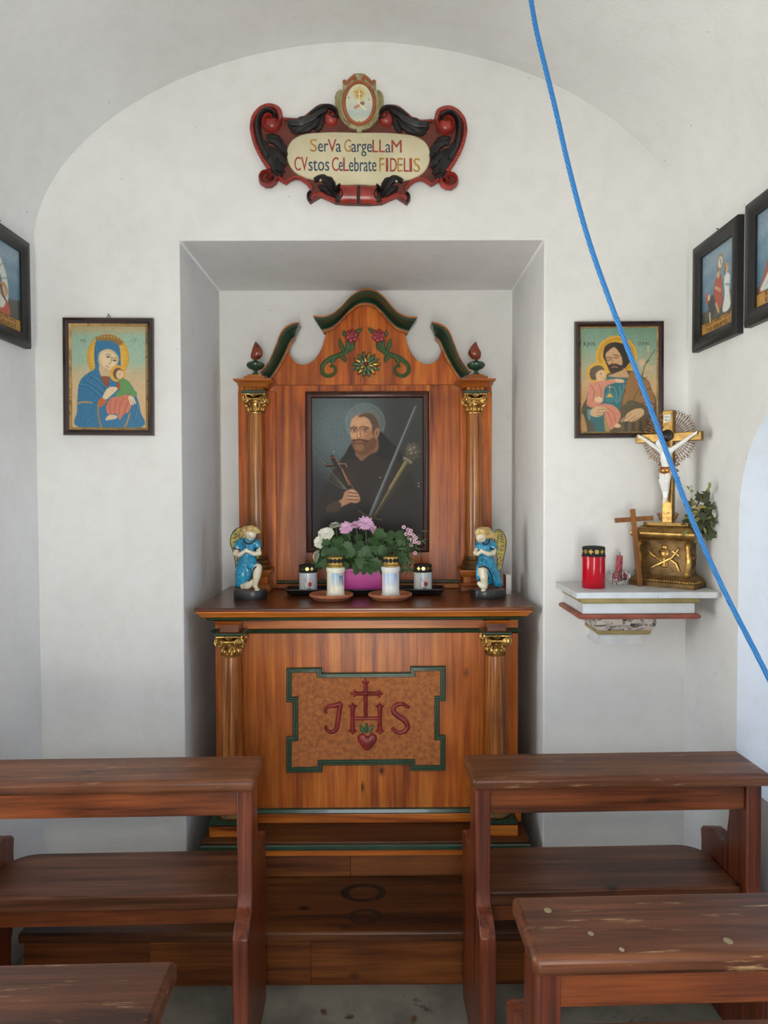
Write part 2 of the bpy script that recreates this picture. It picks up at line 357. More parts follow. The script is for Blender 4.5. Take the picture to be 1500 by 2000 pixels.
class MB:
    def __init__(s): s.v = []; s.f = []
    def add(s, vs_, fs_):
        o = len(s.v); s.v += [tuple(x) for x in vs_]; s.f += [tuple(i+o for i in q) for q in fs_]; return s
    def box(s, x0, x1, y0, y1, z0, z1):
        return s.add([(x0, y0, z0), (x1, y0, z0), (x1, y1, z0), (x0, y1, z0), (x0, y0, z1), (x1, y0, z1), (x1, y1, z1), (x0, y1, z1)],
                     [(0, 3, 2, 1), (4, 5, 6, 7), (0, 1, 5, 4), (1, 2, 6, 5), (2, 3, 7, 6), (3, 0, 4, 7)])
    def pbox(s, px0, px1, py0, py1, Y0, Y1):            # front face given in photograph pixels at depth Y0
        a = U(px0, (py0+py1)/2, Y0); b = U(px1, (py0+py1)/2, Y0); t = U((px0+px1)/2, py0, Y0); u = U((px0+px1)/2, py1, Y0)
        return s.box(a[0], b[0], Y0, Y1, u[2], t[2])
    def prism(s, poly, y0, y1):                         # outline in x,z
        n = len(poly); vs_ = [(p[0], y0, p[1]) for p in poly]+[(p[0], y1, p[1]) for p in poly]
        fs_ = [tuple(range(n)), tuple(range(2*n-1, n-1, -1))]+[(i, (i+1) % n, n+(i+1) % n, n+i) for i in range(n)]
        return s.add(vs_, fs_)
    def prismx(s, poly, x0, x1):                        # outline in y,z
        n = len(poly); vs_ = [(x0, p[0], p[1]) for p in poly]+[(x1, p[0], p[1]) for p in poly]
        fs_ = [tuple(range(n)), tuple(range(2*n-1, n-1, -1))]+[(i, (i+1) % n, n+(i+1) % n, n+i) for i in range(n)]
        return s.add(vs_, fs_)
    def prismz(s, poly, z0, z1):
        n = len(poly); vs_ = [(p[0], p[1], z0) for p in poly]+[(p[0], p[1], z1) for p in poly]
        fs_ = [tuple(range(n)), tuple(range(2*n-1, n-1, -1))]+[(i, (i+1) % n, n+(i+1) % n, n+i) for i in range(n)]
        return s.add(vs_, fs_)
    def loft(s, rings, closed=True, cap0=True, cap1=True):
        n = len(rings[0]); vs_ = [p for r in rings for p in r]; fs_ = []
        for k_ in range(len(rings)-1):
            for i in range(n if closed else n-1):
                j = (i+1) % n
                fs_.append((k_*n+i, k_*n+j, (k_+1)*n+j, (k_+1)*n+i))
        if cap0: fs_.append(tuple(range(n-1, -1, -1)))
        if cap1: fs_.append(tuple((len(rings)-1)*n+i for i in range(n)))
        return s.add(vs_, fs_)
    def lathe(s, prof, c=(0, 0, 0), seg=24, sxy=(1, 1), cap0=True, cap1=True):
        rings = [[(c[0]+r*sxy[0]*math.cos(2*PI*i/seg), c[1]+r*sxy[1]*math.sin(2*PI*i/seg), c[2]+z) for i in range(seg)] for r, z in prof]
        return s.loft(rings, True, cap0, cap1)
    def tube(s, pts, r, seg=8, flat=1.0, up=(0, -1, 0)):
        pts = [Vector(p) for p in pts]; n = len(pts)
        if not hasattr(r, '__len__'): r = [r]*n
        rings = []; upv = Vector(up); prev = None
        for i in range(n):
            t = (pts[min(i+1, n-1)]-pts[max(i-1, 0)])
            if t.length < 1e-9: t = Vector((0, 0, 1))
            t.normalize()
            a = t.cross(upv)
            if a.length < 1e-3: a = t.cross(Vector((1, 0, 0))) if prev is None else prev
            a.normalize()
            if prev is not None and a.dot(prev) < 0: a = -a
            prev = a; b = a.cross(t).normalized()
            rings.append([tuple(pts[i]+a*(r[i]*math.cos(2*PI*k_/seg))+b*(r[i]*flat*math.sin(2*PI*k_/seg))) for k_ in range(seg)])
        return s.loft(rings)
    def ell(s, c, r, rot=None, su=12, sv=8):
        if not hasattr(r, '__len__'): r = (r, r, r)
        vs_ = []; fs_ = []
        m = rot.to_matrix() if isinstance(rot, Euler) else rot
        for j in range(1, sv):
            th = PI*j/sv
            for i in range(su):
                ph = 2*PI*i/su; p = Vector((r[0]*math.sin(th)*math.cos(ph), r[1]*math.sin(th)*math.sin(ph), r[2]*math.cos(th)))
                vs_.append(m @ p if m else p)
        t = Vector((0, 0, r[2])); vs_.append(m @ t if m else t); vs_.append(-(m @ t) if m else -t)
        T = len(vs_)-2
        for j in range(sv-2):
            for i in range(su):
                k_ = (i+1) % su; fs_.append((j*su+i, (j+1)*su+i, (j+1)*su+k_, j*su+k_))
        for i in range(su):
            k_ = (i+1) % su; fs_.append((T, i, k_)); fs_.append((T+1, (sv-2)*su+k_, (sv-2)*su+i))
        c = Vector(c)
        return s.add([p+c for p in vs_], fs_)
    def cap(s, p0, p1, r0, r1, seg=10):                 # tapered capsule
        p0, p1 = Vector(p0), Vector(p1); d = p1-p0; L = d.length
        if L < 1e-7: return s.ell(p0, r0)
        q = Vector((0, 0, 1)).rotation_difference(d).to_matrix(); rings = []
        pr = [(r0*math.cos(a), r0*math.sin(a)) for a in np.linspace(-PI/2*0.96, 0, 4)]+[(r1*math.cos(a), L+r1*math.sin(a)) for a in np.linspace(0, PI/2*0.96, 4)]
        for r, z in pr:
            rings.append([tuple(p0+q @ Vector((r*math.cos(2*PI*i/seg), r*math.sin(2*PI*i/seg), z))) for i in range(seg)])
        return s.loft(rings)
    def chain(s, pts, rad, seg=10):
        for i in range(len(pts)-1): s.cap(pts[i], pts[i+1], rad[i], rad[i+1], seg)
        return s
    def sweepc(s, poly, prof):                          # closed moulding along an outline: prof = (inset, y)
        rings = [[(p[0], y, p[1]) for p in offset_poly(poly, d)] for d, y in prof]
        n = len(poly)
        return s.loft(rings, True, False, False)
    def ushape(s, xl, xr, yf, yb, prof):                # moulding round front and sides: prof = (outward, z)
        rings = [[(xl-d, yb, z), (xl-d, yf-d, z), (xr+d, yf-d, z), (xr+d, yb, z)] for d, z in prof]
        return s.loft(rings, True, True, True)
    def ribbon(s, pts, wid, hgt, Y, ridge=3, nu=8, sm=6, sign=-1):
        c = catmull(pts, sm); n = len(c); rows = []
        for i, p in enumerate(c):
            a, b = c[max(i-1, 0)], c[min(i+1, n-1)]
            tx, tz = b[0]-a[0], b[1]-a[1]; L = math.hypot(tx, tz) or 1; nx, nz = -tz/L, tx/L; t = i/(n-1)
            W = wid(t) if callable(wid) else wid; H = hgt(t) if callable(hgt) else hgt
            row = []
            for k_ in range(nu+1):
                u = -1+2*k_/nu
                h = H*(math.sqrt(max(0, 1-u*u))*0.75+0.25*(0.5+0.5*math.cos(u*PI*ridge))*(1-u*u))
                row.append((p[0]+nx*u*W, Y+sign*h, p[1]+nz*u*W))
            rows.append(row)
        return s.loft(rows, False, False, False)
    def build(s, name, mat, parent=None, shift=True, bevel=0, seg=2, ang=40, remesh=0, smooth_it=0, recalc=True):
        me = bpy.data.meshes.new(name)
        v = s.v
        if parent is not None and shift:
            L = parent.location
            if parent.parent: L = L+parent.parent.location
            v = [(p[0]-L.x, p[1]-L.y, p[2]-L.z) for p in v]
        me.from_pydata(v, [], s.f); me.update()
        if recalc:
            bm = bmesh.new(); bm.from_mesh(me); bmesh.ops.recalc_face_normals(bm, faces=bm.faces); bm.to_mesh(me); bm.free()
        me.shade_smooth()
        me.set_sharp_from_angle(angle=R_(ang))
        if not isinstance(mat, bpy.types.Material): mat = M[mat]
        me.materials.append(mat)
        o = bpy.data.objects.new(name, me); COL.objects.link(o)
        if parent is not None: o.parent = parent
        if bevel:
            b = o.modifiers.new('bevel', 'BEVEL'); b.width = bevel; b.segments = seg; b.limit_method = 'ANGLE'; b.angle_limit = R_(35)
        if remesh:
            r = o.modifiers.new('remesh', 'REMESH'); r.mode = 'VOXEL'; r.voxel_size = remesh; r.use_smooth_shade = True
            if smooth_it:
                q = o.modifiers.new('smooth', 'SMOOTH'); q.factor = 0.5; q.iterations = smooth_it
        return o

def tag(o, label=None, cat=None, group=None, kind=None):
    if label: o['label'] = label
    if cat: o['category'] = cat
    if group: o['group'] = group
    if kind: o['kind'] = kind
    return o
def thing(name, label, cat, loc=(0, 0, 0), rz=0, group=None):
    o = bpy.data.objects.new(name, None); COL.objects.link(o); o.location = loc; o.rotation_euler = (0, 0, rz)
    o.empty_display_size = 0.05
    return tag(o, label, cat, group)
def inst(src, name, parent, loc=(0, 0, 0), rot=(0, 0, 0), scl=(1, 1, 1)):
    o = bpy.data.objects.new(name, src.data); COL.objects.link(o); o.parent = parent
    o.location = loc; o.rotation_euler = rot; o.scale = scl
    return o

_font = {}
def text_geo(string):
    if string in _font: return _font[string]
    cu = bpy.data.curves.new('lettering', 'FONT'); cu.body = string; cu.size = 1.0; cu.extrude = 0.0; cu.offset = 0.0; cu.resolution_u = 3
    ob = bpy.data.objects.new('lettering', cu); COL.objects.link(ob)
    dg = bpy.context.evaluated_depsgraph_get(); me = bpy.data.meshes.new_from_object(ob.evaluated_get(dg))
    vs_ = [tuple(v.co) for v in me.vertices]; fs_ = [tuple(p.vertices) for p in me.polygons]
    bpy.data.objects.remove(ob); bpy.data.curves.remove(cu); bpy.data.meshes.remove(me)
    _font[string] = (vs_, fs_); return vs_, fs_
CAPH = 0.729
def text_into(mb, string, x0, x1, zbase, caph, y, bold=0):
    vs_, fs_ = text_geo(string)
    a = min(v[0] for v in vs_); b = max(v[0] for v in vs_)
    sx_ = (x1-x0)/max(1e-6, b-a); sz = caph/CAPH
    for k_ in ((0,) if not bold else (-1, 0, 1)):
        mb.add([(x0+(v[0]-a)*sx_+k_*bold, y+abs(k_)*0.00006, zbase+v[1]*sz) for v in vs_], fs_)

# painting canvas: colours laid on the vertices of a fine flat grid
class Cv:
    def __init__(s, x0, y0, x1, y1, nx, ny, bgc='#808080'):
        s.nx, s.ny = nx, ny; s.x0, s.y0, s.x1, s.y1 = x0, y0, x1, y1
        s.X, s.Y = np.meshgrid(np.linspace(x0, x1, nx+1), np.linspace(y0, y1, ny+1))
        s.px = (x1-x0)/nx
        s.im = np.ones((ny+1, nx+1, 3))*np.array(s.c(bgc))
    def c(s, c):
        if isinstance(c, str):
            c = c.lstrip('#'); return np.array([int(c[i:i+2], 16)/255 for i in (0, 2, 4)])
        return np.array(c)/255.0
    def sub(s, xa, xb, ya, yb):
        i0 = max(0, int((xa-s.x0)/(s.x1-s.x0)*s.nx)-1); i1 = min(s.nx+1, int((xb-s.x0)/(s.x1-s.x0)*s.nx)+3)
        j0 = max(0, int((ya-s.y0)/(s.y1-s.y0)*s.ny)-1); j1 = min(s.ny+1, int((yb-s.y0)/(s.y1-s.y0)*s.ny)+3)
        return slice(j0, max(j0, j1)), slice(i0, max(i0, i1))
    def put(s, sl, m, col):
        m = m[..., None]; s.im[sl] = s.im[sl]*(1-m)+s.c(col)*m
    def vgrad(s, stops):
        ys = [p for p, _ in stops]; cs = np.array([s.c(c) for _, c in stops])
        for k_ in range(3): s.im[..., k_] = np.interp(s.Y, ys, cs[:, k_])
        return s
    def ell(s, cx, cy, rx, ry, col, soft=None, rot=0, a=1.0, ring=None):
        soft = soft or s.px*1.2; R = max(rx, ry)+soft*2
        sl = s.sub(cx-R, cx+R, cy-R, cy+R); x = s.X[sl]-cx; y = s.Y[sl]-cy
        c_, s_ = math.cos(R_(rot)), math.sin(R_(rot)); xr = x*c_+y*s_; yr = -x*s_+y*c_
        d = (np.sqrt((xr/rx)**2+(yr/ry)**2)-1)*min(rx, ry)
        if ring: d = np.abs(d)-ring
        s.put(sl, np.clip(0.5-d/soft, 0, 1)*a, col); return s
    def poly(s, pts, col, soft=None, a=1.0, sm=4):
        soft = soft or s.px*1.2
        if sm: pts = catmull([(p[0], p[1], 0) for p in pts], sm, True)
        P = np.array([(p[0], p[1]) for p in pts], float)
        sl = s.sub(P[:, 0].min()-soft, P[:, 0].max()+soft, P[:, 1].min()-soft, P[:, 1].max()+soft)
        x, y = s.X[sl], s.Y[sl]
        if x.size == 0: return s
        d2 = np.full(x.shape, 1e18); ins = np.zeros(x.shape, bool)
        for i in range(len(P)):
            ax, ay = P[i]; bx, by = P[(i+1) % len(P)]; dx, dy = bx-ax, by-ay; L = dx*dx+dy*dy+1e-9
            t = np.clip(((x-ax)*dx+(y-ay)*dy)/L, 0, 1); d2 = np.minimum(d2, (x-ax-t*dx)**2+(y-ay-t*dy)**2)
            if abs(dy) > 1e-9: ins ^= ((ay > y) != (by > y)) & (x < (bx-ax)*(y-ay)/dy+ax)
        d = np.sqrt(d2); d = np.where(ins, -d, d)
        s.put(sl, np.clip(0.5-d/soft, 0, 1)*a, col); return s
    def line(s, pts, w, col, soft=None, a=1.0, w2=None, sm=4):
        soft = soft or s.px*1.2; w2 = w if w2 is None else w2
        if sm and len(pts) > 2: pts = catmull([(p[0], p[1], 0) for p in pts], sm)
        P = np.array([(p[0], p[1]) for p in pts], float); q = max(w, w2)+soft
        sl = s.sub(P[:, 0].min()-q, P[:, 0].max()+q, P[:, 1].min()-q, P[:, 1].max()+q)
        x, y = s.X[sl], s.Y[sl]
        if x.size == 0: return s
        d = np.full(x.shape, 1e9); n = len(P)-1
        for i in range(n):
            ax, ay = P[i]; bx, by = P[i+1]; dx, dy = bx-ax, by-ay; L = dx*dx+dy*dy+1e-9
            t = np.clip(((x-ax)*dx+(y-ay)*dy)/L, 0, 1); ww = w+(w2-w)*(i+t)/n
            d = np.minimum(d, np.sqrt((x-ax-t*dx)**2+(y-ay-t*dy)**2)-ww/2)
        s.put(sl, np.clip(0.5-d/soft, 0, 1)*a, col); return s
    def noise(s, amp, seed=1):
        rg = np.random.RandomState(seed); n = rg.randn(*s.im.shape[:2])
        n = (n+np.roll(n, 1, 0)+np.roll(n, 1, 1)+np.roll(n, -1, 0))/2
        s.im = np.clip(s.im*(1+amp*n[..., None]), 0, 1); return s
    def mesh(s, name, mat, parent, fn):                 # fn(u, v) -> point, u to the right, v downwards, both 0..1
        nx, ny = s.nx, s.ny
        vs_ = [fn(i/nx, j/ny) for j in range(ny+1) for i in range(nx+1)]
        me = bpy.data.meshes.new(name)
        idx = np.arange((nx+1)*(ny+1)).reshape(ny+1, nx+1)
        fs_ = np.stack([idx[:-1, :-1], idx[1:, :-1], idx[1:, 1:], idx[:-1, 1:]], -1).reshape(-1, 4)
        me.from_pydata(vs_, [], fs_.tolist()); me.update(); me.shade_smooth()
        at = me.color_attributes.new('Col', 'FLOAT_COLOR', 'POINT')
        im = np.clip(s.im, 0, 1); l_ = np.where(im <= 0.04045, im/12.92, ((im+0.055)/1.055)**2.4)
        at.data.foreach_set('color', np.concatenate([l_, np.ones(l_.shape[:2]+(1,))], -1).astype(np.float32).ravel())
        me.materials.append(M[mat]); o = bpy.data.objects.new(name, me); COL.objects.link(o); o.parent = parent
        return o
    def flat(s, name, mat, parent, x0, x1, z0, z1, y):
        return s.mesh(name, mat, parent, lambda u, v: (x0+(x1-x0)*u, y, z1+(z0-z1)*v))
# ================================================================== the room
XC = (XL+XR)/2; HW = (XR-XL)/2; SPR = 2.57; RISE = 0.74
def arch(n=48):
    r = []
    for i in range(n+1):
        a = PI*i/n; c, s_ = math.cos(a), math.sin(a)
        r.append((XC-HW*math.copysign(abs(c)**(2/1.9), c), SPR+RISE*abs(s_)**(2/1.9)))
    return r
ARC = arch()
NXL = U(355, 900, DW)[0]; NXR = U(1062, 900, DW)[0]; NZT = U(710, 469, DW)[2]
m = MB()
i0 = 0
left = [(XL, 0), (NXL, 0), (NXL, NZT), (XL, NZT-0.03)]
m.add([(XL, DW, 0), (NXL, DW, 0), (NXL, DW, NZT), (XL, DW, SPR), (NXR, DW, 0), (XR, DW, 0), (XR, DW, SPR), (NXR, DW, NZT),
       (NXL, DN, 0), (NXL, DN, NZT-0.004), (NXR, DN, NZT-0.004), (NXR, DN, 0)]+[(x, DW, z) for x, z in ARC[1:-1]],
      [(0, 1, 2, 3), (4, 5, 6, 7), (3, 2, 7, 6)+tuple(12+i for i in range(len(ARC)-3, -1, -1)),
       (1, 8, 9, 2), (4, 7, 10, 11), (2, 9, 10, 7), (8, 11, 10, 9)])
wb = m.build('wall_back', 'plaster', bevel=0.006, seg=2); tag(wb, kind='structure')
wb.modifiers['bevel'].angle_limit = R_(60)
m = MB(); m.loft([[(x, y, z) for x, z in ARC] for y in (DW, 2.0, 1.0, 0.0, YF)], False, False, False)
tag(m.build('ceiling', 'plaster', recalc=False), kind='structure')
m = MB(); m.box(XL-0.05, XR+0.05, YF-0.3, DN+0.05, -0.1, 0)
tag(m.build('floor', 'concrete'), kind='structure')

def side_wall(name, X, sgn, wn_, W_):
    yc, r, sl, sp = W_['yc'], W_['r'], W_['sill'], W_['spring']
    y0, y1 = yc-r, yc+r; top = SPR
    n = 20; ar = [(yc-r*math.cos(PI*i/n), sp+r*math.sin(PI*i/n)) for i in range(n+1)]
    hole = [(y0, sl), (y1, sl)]+ar[::-1]
    m = MB()
    def q(pts): m.add([(X, a, b) for a, b in pts], [tuple(range(len(pts)))])
    q([(YF, 0), (y0, 0), (y0, sl), (y0, sp), (y0, top), (YF, top)])
    q([(y1, 0), (DW, 0), (DW, top), (y1, top), (y1, sp), (y1, sl)])
    q([(y0, 0), (y1, 0), (y1, sl), (y0, sl)])
    q(ar+[(y1, top), (y0, top)])
    T = W_['T']*sgn
    ho = [(yc+(a-yc)*0.98, max(b, sl)) for a, b in hole]
    m.loft([[(X, a, b) for a, b in hole], [(X+T, a, b) for a, b in ho]], True, False, False)
    bm_ = m.build(name, 'plaster', recalc=False); tag(bm_, kind='structure')
    # window: frame, bars and four panes
    wo_ = thing(wn_, None, None, (X+T*0.86, yc, sl)); tag(wo_, kind='structure')
    fr = MB(); op = [((a-yc), b-sl) for a, b in ho]
    rings = []
    for d, xx in ((0, -0.02), (0.045, -0.02), (0.045, 0.02), (0, 0.02)):
        rings.append([(xx, p[0], p[1]) for p in offset_poly(op, d)])
    fr.loft(rings+[rings[0]], True, False, False); fr.build('window_frame', 'wframe', wo_, shift=False)
    rr = r*0.98
    b1 = MB(); b1.box(-0.015, 0.015, -0.014, 0.014, 0.03, sp-sl+rr-0.02); b1.build('window_bar', 'wframe', wo_, shift=False)
    b2 = MB(); b2.box(-0.014, 0.014, -rr+0.02, rr-0.02, 0.46, 0.485); b2.build('window_bar', 'wframe', wo_, shift=False)
    n = 10
    for s_ in (-1, 1):
        g = MB(); g.box(-0.002, 0.002, min(s_*0.014, s_*(rr-0.03)), max(s_*0.014, s_*(rr-0.03)), 0.03, 0.46); g.build('pane', W_['pane'], wo_, shift=False)
        pl = [(s_*0.014, 0.485), (s_*(rr-0.04), 0.485)]+[(s_*(rr-0.04)*math.cos(PI/2*i/n), sp-sl+(rr-0.04)*math.sin(PI/2*i/n)) for i in range(n)]+[(s_*0.014, sp-sl+rr-0.04)]
        g = MB(); g.prismx(pl, -0.002, 0.002); g.build('pane', W_['pane'], wo_, shift=False)
side_wall('wall_left', XL, -1, 'window_1', WINL)
side_wall('wall_right', XR, 1, 'window_2', WIN)
# wall with the open door, behind the camera
m = MB(); dx0, dx1, dz = XC-0.55, XC+0.55, 2.1
def q(pts): m.add([(a, YF, b) for a, b in pts], [tuple(range(len(pts)))])
q([(XL, 0), (dx0, 0), (dx0, dz), (XL, SPR)]); q([(dx1, 0), (XR, 0), (XR, SPR), (dx1, dz)])
q([(XL, SPR), (dx0, dz), (dx1, dz), (XR, SPR)]+ARC[-2:0:-1])
m.loft([[(dx0, YF, 0), (dx0, YF, dz), (dx1, YF, dz), (dx1, YF, 0)], [(dx0, YF-0.3, 0), (dx0, YF-0.3, dz), (dx1, YF-0.3, dz), (dx1, YF-0.3, 0)]], False, False, False)
tag(m.build('wall_front', 'plaster', recalc=False), kind='structure')
dr = thing('door_1', None, None, (dx0, YF-0.28, 0)); tag(dr, kind='structure')
for i in range(5):
    m = MB(); m.box(-0.045, 0, -1.08+i*0.216+0.003, -1.08+(i+1)*0.216-0.003, 0.02, 2.06); m.build('plank', 'pew_v', dr, shift=False)
m = MB(); m.box(-0.07, -0.045, -0.75, -0.03, 0.35, 0.47); m.box(-0.07, -0.045, -0.75, -0.03, 1.55, 1.67); m.build('ledge_board', 'pew_h', dr, shift=False)

# ================================================================== steps
step = thing('wooden_step', 'wide dark pine step with ring stains in front of the altar', 'step', (XC, 2.5, 0))
sx0 = U(37, 1830, 2.345)[0]; sx1 = XR-0.07
H1 = 0.19; H2 = U(710, 1645, 2.657)[2]
m = MB(); m.box(sx0, sx1, 2.335, 2.69, H1-0.035, H1)
tag(m.build('tread', 'step_h', step, bevel=0.008, seg=3))
step.children[0].data.materials[0] = wood('ring_stained_tread', '#2c1508', '#5c3316', '#7a4a20', 'x', knots=0.5, rough=0.45, coat=0.1, wear=('#7a5a3c', 0.66),
      rings=[(U(710, 1755, 2.56)[0]-XC, 2.57-2.5, 0.085, 0.062), (U(713, 1802, 2.42)[0]-XC, 2.425-2.5, 0.062, 0.045)])
for a, b in ((sx0+0.01, -0.78), (-0.779, U(607, 1890, 2.352)[0]), (U(607, 1890, 2.352)[0]+0.0006, 0.62), (0.621, sx1-0.01)):
    m = MB(); m.box(a, b, 2.352, 2.375, 0.0, H1-0.035); m.build('riser_board', 'riser_h', step, bevel=0.001)
m = MB(); m.box(sx0+0.012, sx0+0.035, 2.375, 2.68, 0, H1-0.035); m.build('end_board', 'riser_h', step)
plat = thing('altar_platform', 'upper pine platform with green nosing carrying the altar', 'platform', (U(712, 1700, 2.66)[0], 2.9, H1))
ax0 = U(392, 1650, 2.66)[0]; ax1 = U(1036, 1650, 2.66)[0]
m = MB(); m.box(ax0, ax1, 2.662, 3.30, H2-0.012, H2); m.build('tread', 'step_h', plat, bevel=0.004)
m = MB(); m.ushape(ax0+0.004, ax1-0.004, 2.666, 3.30, [(0, H2-0.036), (0.006, H2-0.03), (0.006, H2-0.018), (0.0, H2-0.012)]); m.build('nosing', 'green', plat)
m = MB(); m.box(ax0+0.004, ax1-0.004, 2.672, 3.30, H2-0.06, H2-0.036); m.build('lip_board', 'pine_h', plat, bevel=0.003)
for a, b in ((ax0+0.006, U(684, 1690, 2.68)[0]), (U(684, 1690, 2.68)[0]+0.0006, ax1-0.006)):
    m = MB(); m.box(a, b, 2.678, 2.70, H1+0.0005, H2-0.06); m.build('riser_board', 'riser_h', plat, bevel=0.002)

# ================================================================== altar
YP = 2.83; YB = 2.70
alt = thing('altar', 'pine altar table with gilded column capitals and a carved red monogram panel', 'altar', (U(712, 1640, 2.9)[0], 3.0, H2))
ZT = U(710, 1187, 2.69)[2]
tx0 = U(379, 1187, 2.69)[0]; tx1 = U(1043, 1187, 2.69)[0]
m = MB(); m.ushape(tx0, tx1, 2.69, DN-0.012, [(0, ZT-0.001), (0, ZT)]); 
m = MB(); m.box(tx0, tx1, 2.69, DN-0.012, ZT-0.014, ZT); m.build('table_top', 'top_h', alt, bevel=0.004, seg=3)
def zp(py, Y): return U(710, py, Y)[2]
m = MB(); m.ushape(tx0+0.03, tx1-0.03, 2.72, DN-0.015, [(0.004, zp(1206, 2.71)), (0.012, zp(1203, 2.71)), (0.018, zp(1199, 2.70)), (0.026, zp(1196, 2.70)), (0.026, ZT-0.014)])
m.build('cornice', 'pine_h', alt)
m = MB(); m.ushape(tx0+0.045, tx1-0.045, 2.735, DN-0.02, [(0, zp(1212, 2.73)), (0.008, zp(1210, 2.725)), (0.010, zp(1207, 2.725)), (0.004, zp(1205.5, 2.72))]); m.build('cornice_bead', 'green', alt)
bx0 = U(423, 1400, YP)[0]; bx1 = U(1011, 1400, YP)[0]
zf0 = zp(1227, YP); zbot = zp(1578, YP)
ztb = zp(1212, 2.73)
m = MB(); m.box(bx0, bx1, YP-0.012, 3.28, zf0, ztb); m.build('frieze', 'pine_h', alt, bevel=0.002)
m = MB(); m.ushape(bx0, bx1, YP-0.01, 2.9, [(0.0, zf0-0.018), (0.010, zf0-0.012), (0.014, zf0-0.004), (0.006, zf0+0.002)]); m.build('frieze_bead', 'green', alt)
edges = [423, 488, 590, 705, 815, 935, 1011]
for i in range(6):
    a = U(edges[i], 1400, YP)[0]; b = U(edges[i+1], 1400, YP)[0]
    m = MB(); m.box(a+0.0002, b-0.0002, YP, YP+0.022, H2+0.02, zf0-0.002); m.build('panel_board', 'pine_v', alt)
for a, b in ((bx0+0.002, bx0+0.02), (bx1-0.02, bx1-0.002)):
    m = MB(); m.box(a, b, YP+0.024, 3.28, H2+0.02, zf0); m.build('side_board', 'pine_v', alt)
# base mouldings of the panel
m = MB(); m.ushape(bx0, bx1, YP-0.004, 2.86, [(0.0, zp(1577, YP)), (0.010, zp(1580, 2.82)), (0.014, zp(1586, 2.82)), (0.012, zp(1589, 2.815))]); m.build('base_bead', 'green', alt)
m = MB(); m.box(bx0-0.012, bx1+0.012, YP-0.018, 3.28, H2, zp(1589, 2.815)); m.build('plinth', 'pine_h', alt, bevel=0.003)
# pilasters, columns and their blocks
def capital_mesh(r, h):
    mb = MB()
    mb.lathe([(r*1.0, 0), (r*1.14, 0.02*h), (r*1.16, 0.06*h), (r*1.05, 0.10*h), (r*0.96, 0.12*h), (r*0.97, 0.4*h), (r*1.10, 0.62*h), (r*1.22, 0.72*h), (r*0.9, 0.8*h)], seg=24)
    for k_ in range(12):
        a = 2*PI*k_/12; c, s_ = math.cos(a), math.sin(a)
        mb.ell((c*r*1.0, s_*r*1.0, 0.27*h), (r*0.20, r*0.2, h*0.17), su=8, sv=6)
    for k_ in range(8):
        a = 2*PI*(k_+0.5)/8; c, s_ = math.cos(a), math.sin(a)
        mb.cap((c*r*1.02, s_*r*1.02, 0.38*h), (c*r*1.42, s_*r*1.42, 0.50*h), r*0.20, r*0.09, 6)
        mb.cap((c*r*1.42, s_*r*1.42, 0.50*h), (c*r*1.50, s_*r*1.50, 0.43*h), r*0.09, r*0.05, 6)
    for k_ in range(4):
        rot = Matrix.Rotation(k_*PI/2, 3, 'Z')
        for s_ in (-1, 1):
            pts = []; rad = []
            for i in range(30):
                t = i/29; a = t*2*PI*1.9; rr = r*(0.50*(1-t)+0.06)
                pts.append(rot @ Vector((s_*(r*1.0-rr*math.sin(a)*-1), -r*1.18-0.10*r*t, 0.70*h+rr*math.cos(a)*0.95))); rad.append(r*(0.12-0.05*t))
            mb.tube(pts, rad, 5, up=tuple(rot @ Vector((0, -1, 0))))
            mb.ell(rot @ Vector((s_*r*1.0, -r*1.24, 0.70*h)), r*0.13, su=8, sv=6)
            mb.ell(rot @ Vector((s_*r*1.0, -r*1.10, 0.70*h)), (r*0.48, r*0.12, r*0.46), rot=rot, su=10, sv=6)
        mb.tube([rot @ Vector((x*r, -r*1.16, (0.72+0.02*abs(x))*h)) for x in (-0.75, -0.4, 0, 0.4, 0.75)], r*0.16, 6)
        mb.tube([rot @ Vector((x*r, -r*1.20-0.12*r*abs(x), 0.965*h)) for x in (-1.3, -0.7, 0, 0.7, 1.3)], r*0.10, 6)
        for q_ in (-0.22, 0, 0.22):
            mb.cap(rot @ Vector((q_*r*0.6, -r*1.2, 0.84*h)), rot @ Vector((q_*r*1.6, -r*1.32, 0.98*h-abs(q_)*0.15*h)), r*0.08, r*0.12, 6)
        mb.ell(rot @ Vector((0, -r*1.05, 0.56*h)), (r*0.22, r*0.12, r*0.12), rot=rot, su=8, sv=6)
    mb.box(-r*1.3, r*1.3, -r*1.2, r*1.2, 0.93*h, h)
    return mb
def column(thing_, cx, cy, z0, z1, r0, r1, hcap, mat, basez=None):
    m = MB(); n = 14; prof = []
    for i in range(n+1):
        t = i/n; prof.append((r0+(r1-r0)*t**1.4+0.0008*math.sin(PI*t), z0+(z1-z0)*t))
    m.lathe(prof, (cx, cy, 0), 28)
    c = m.build('column', mat, thing_)
    cb = capital_mesh(r1, hcap); cb.v = [(v[0]+cx, v[1]+cy, v[2]+z1) for v in cb.v]
    k_ = cb.build('capital', 'gold', thing_, ang=50); k_.parent = c; tag(k_, 'gilded scroll capital')
    return c
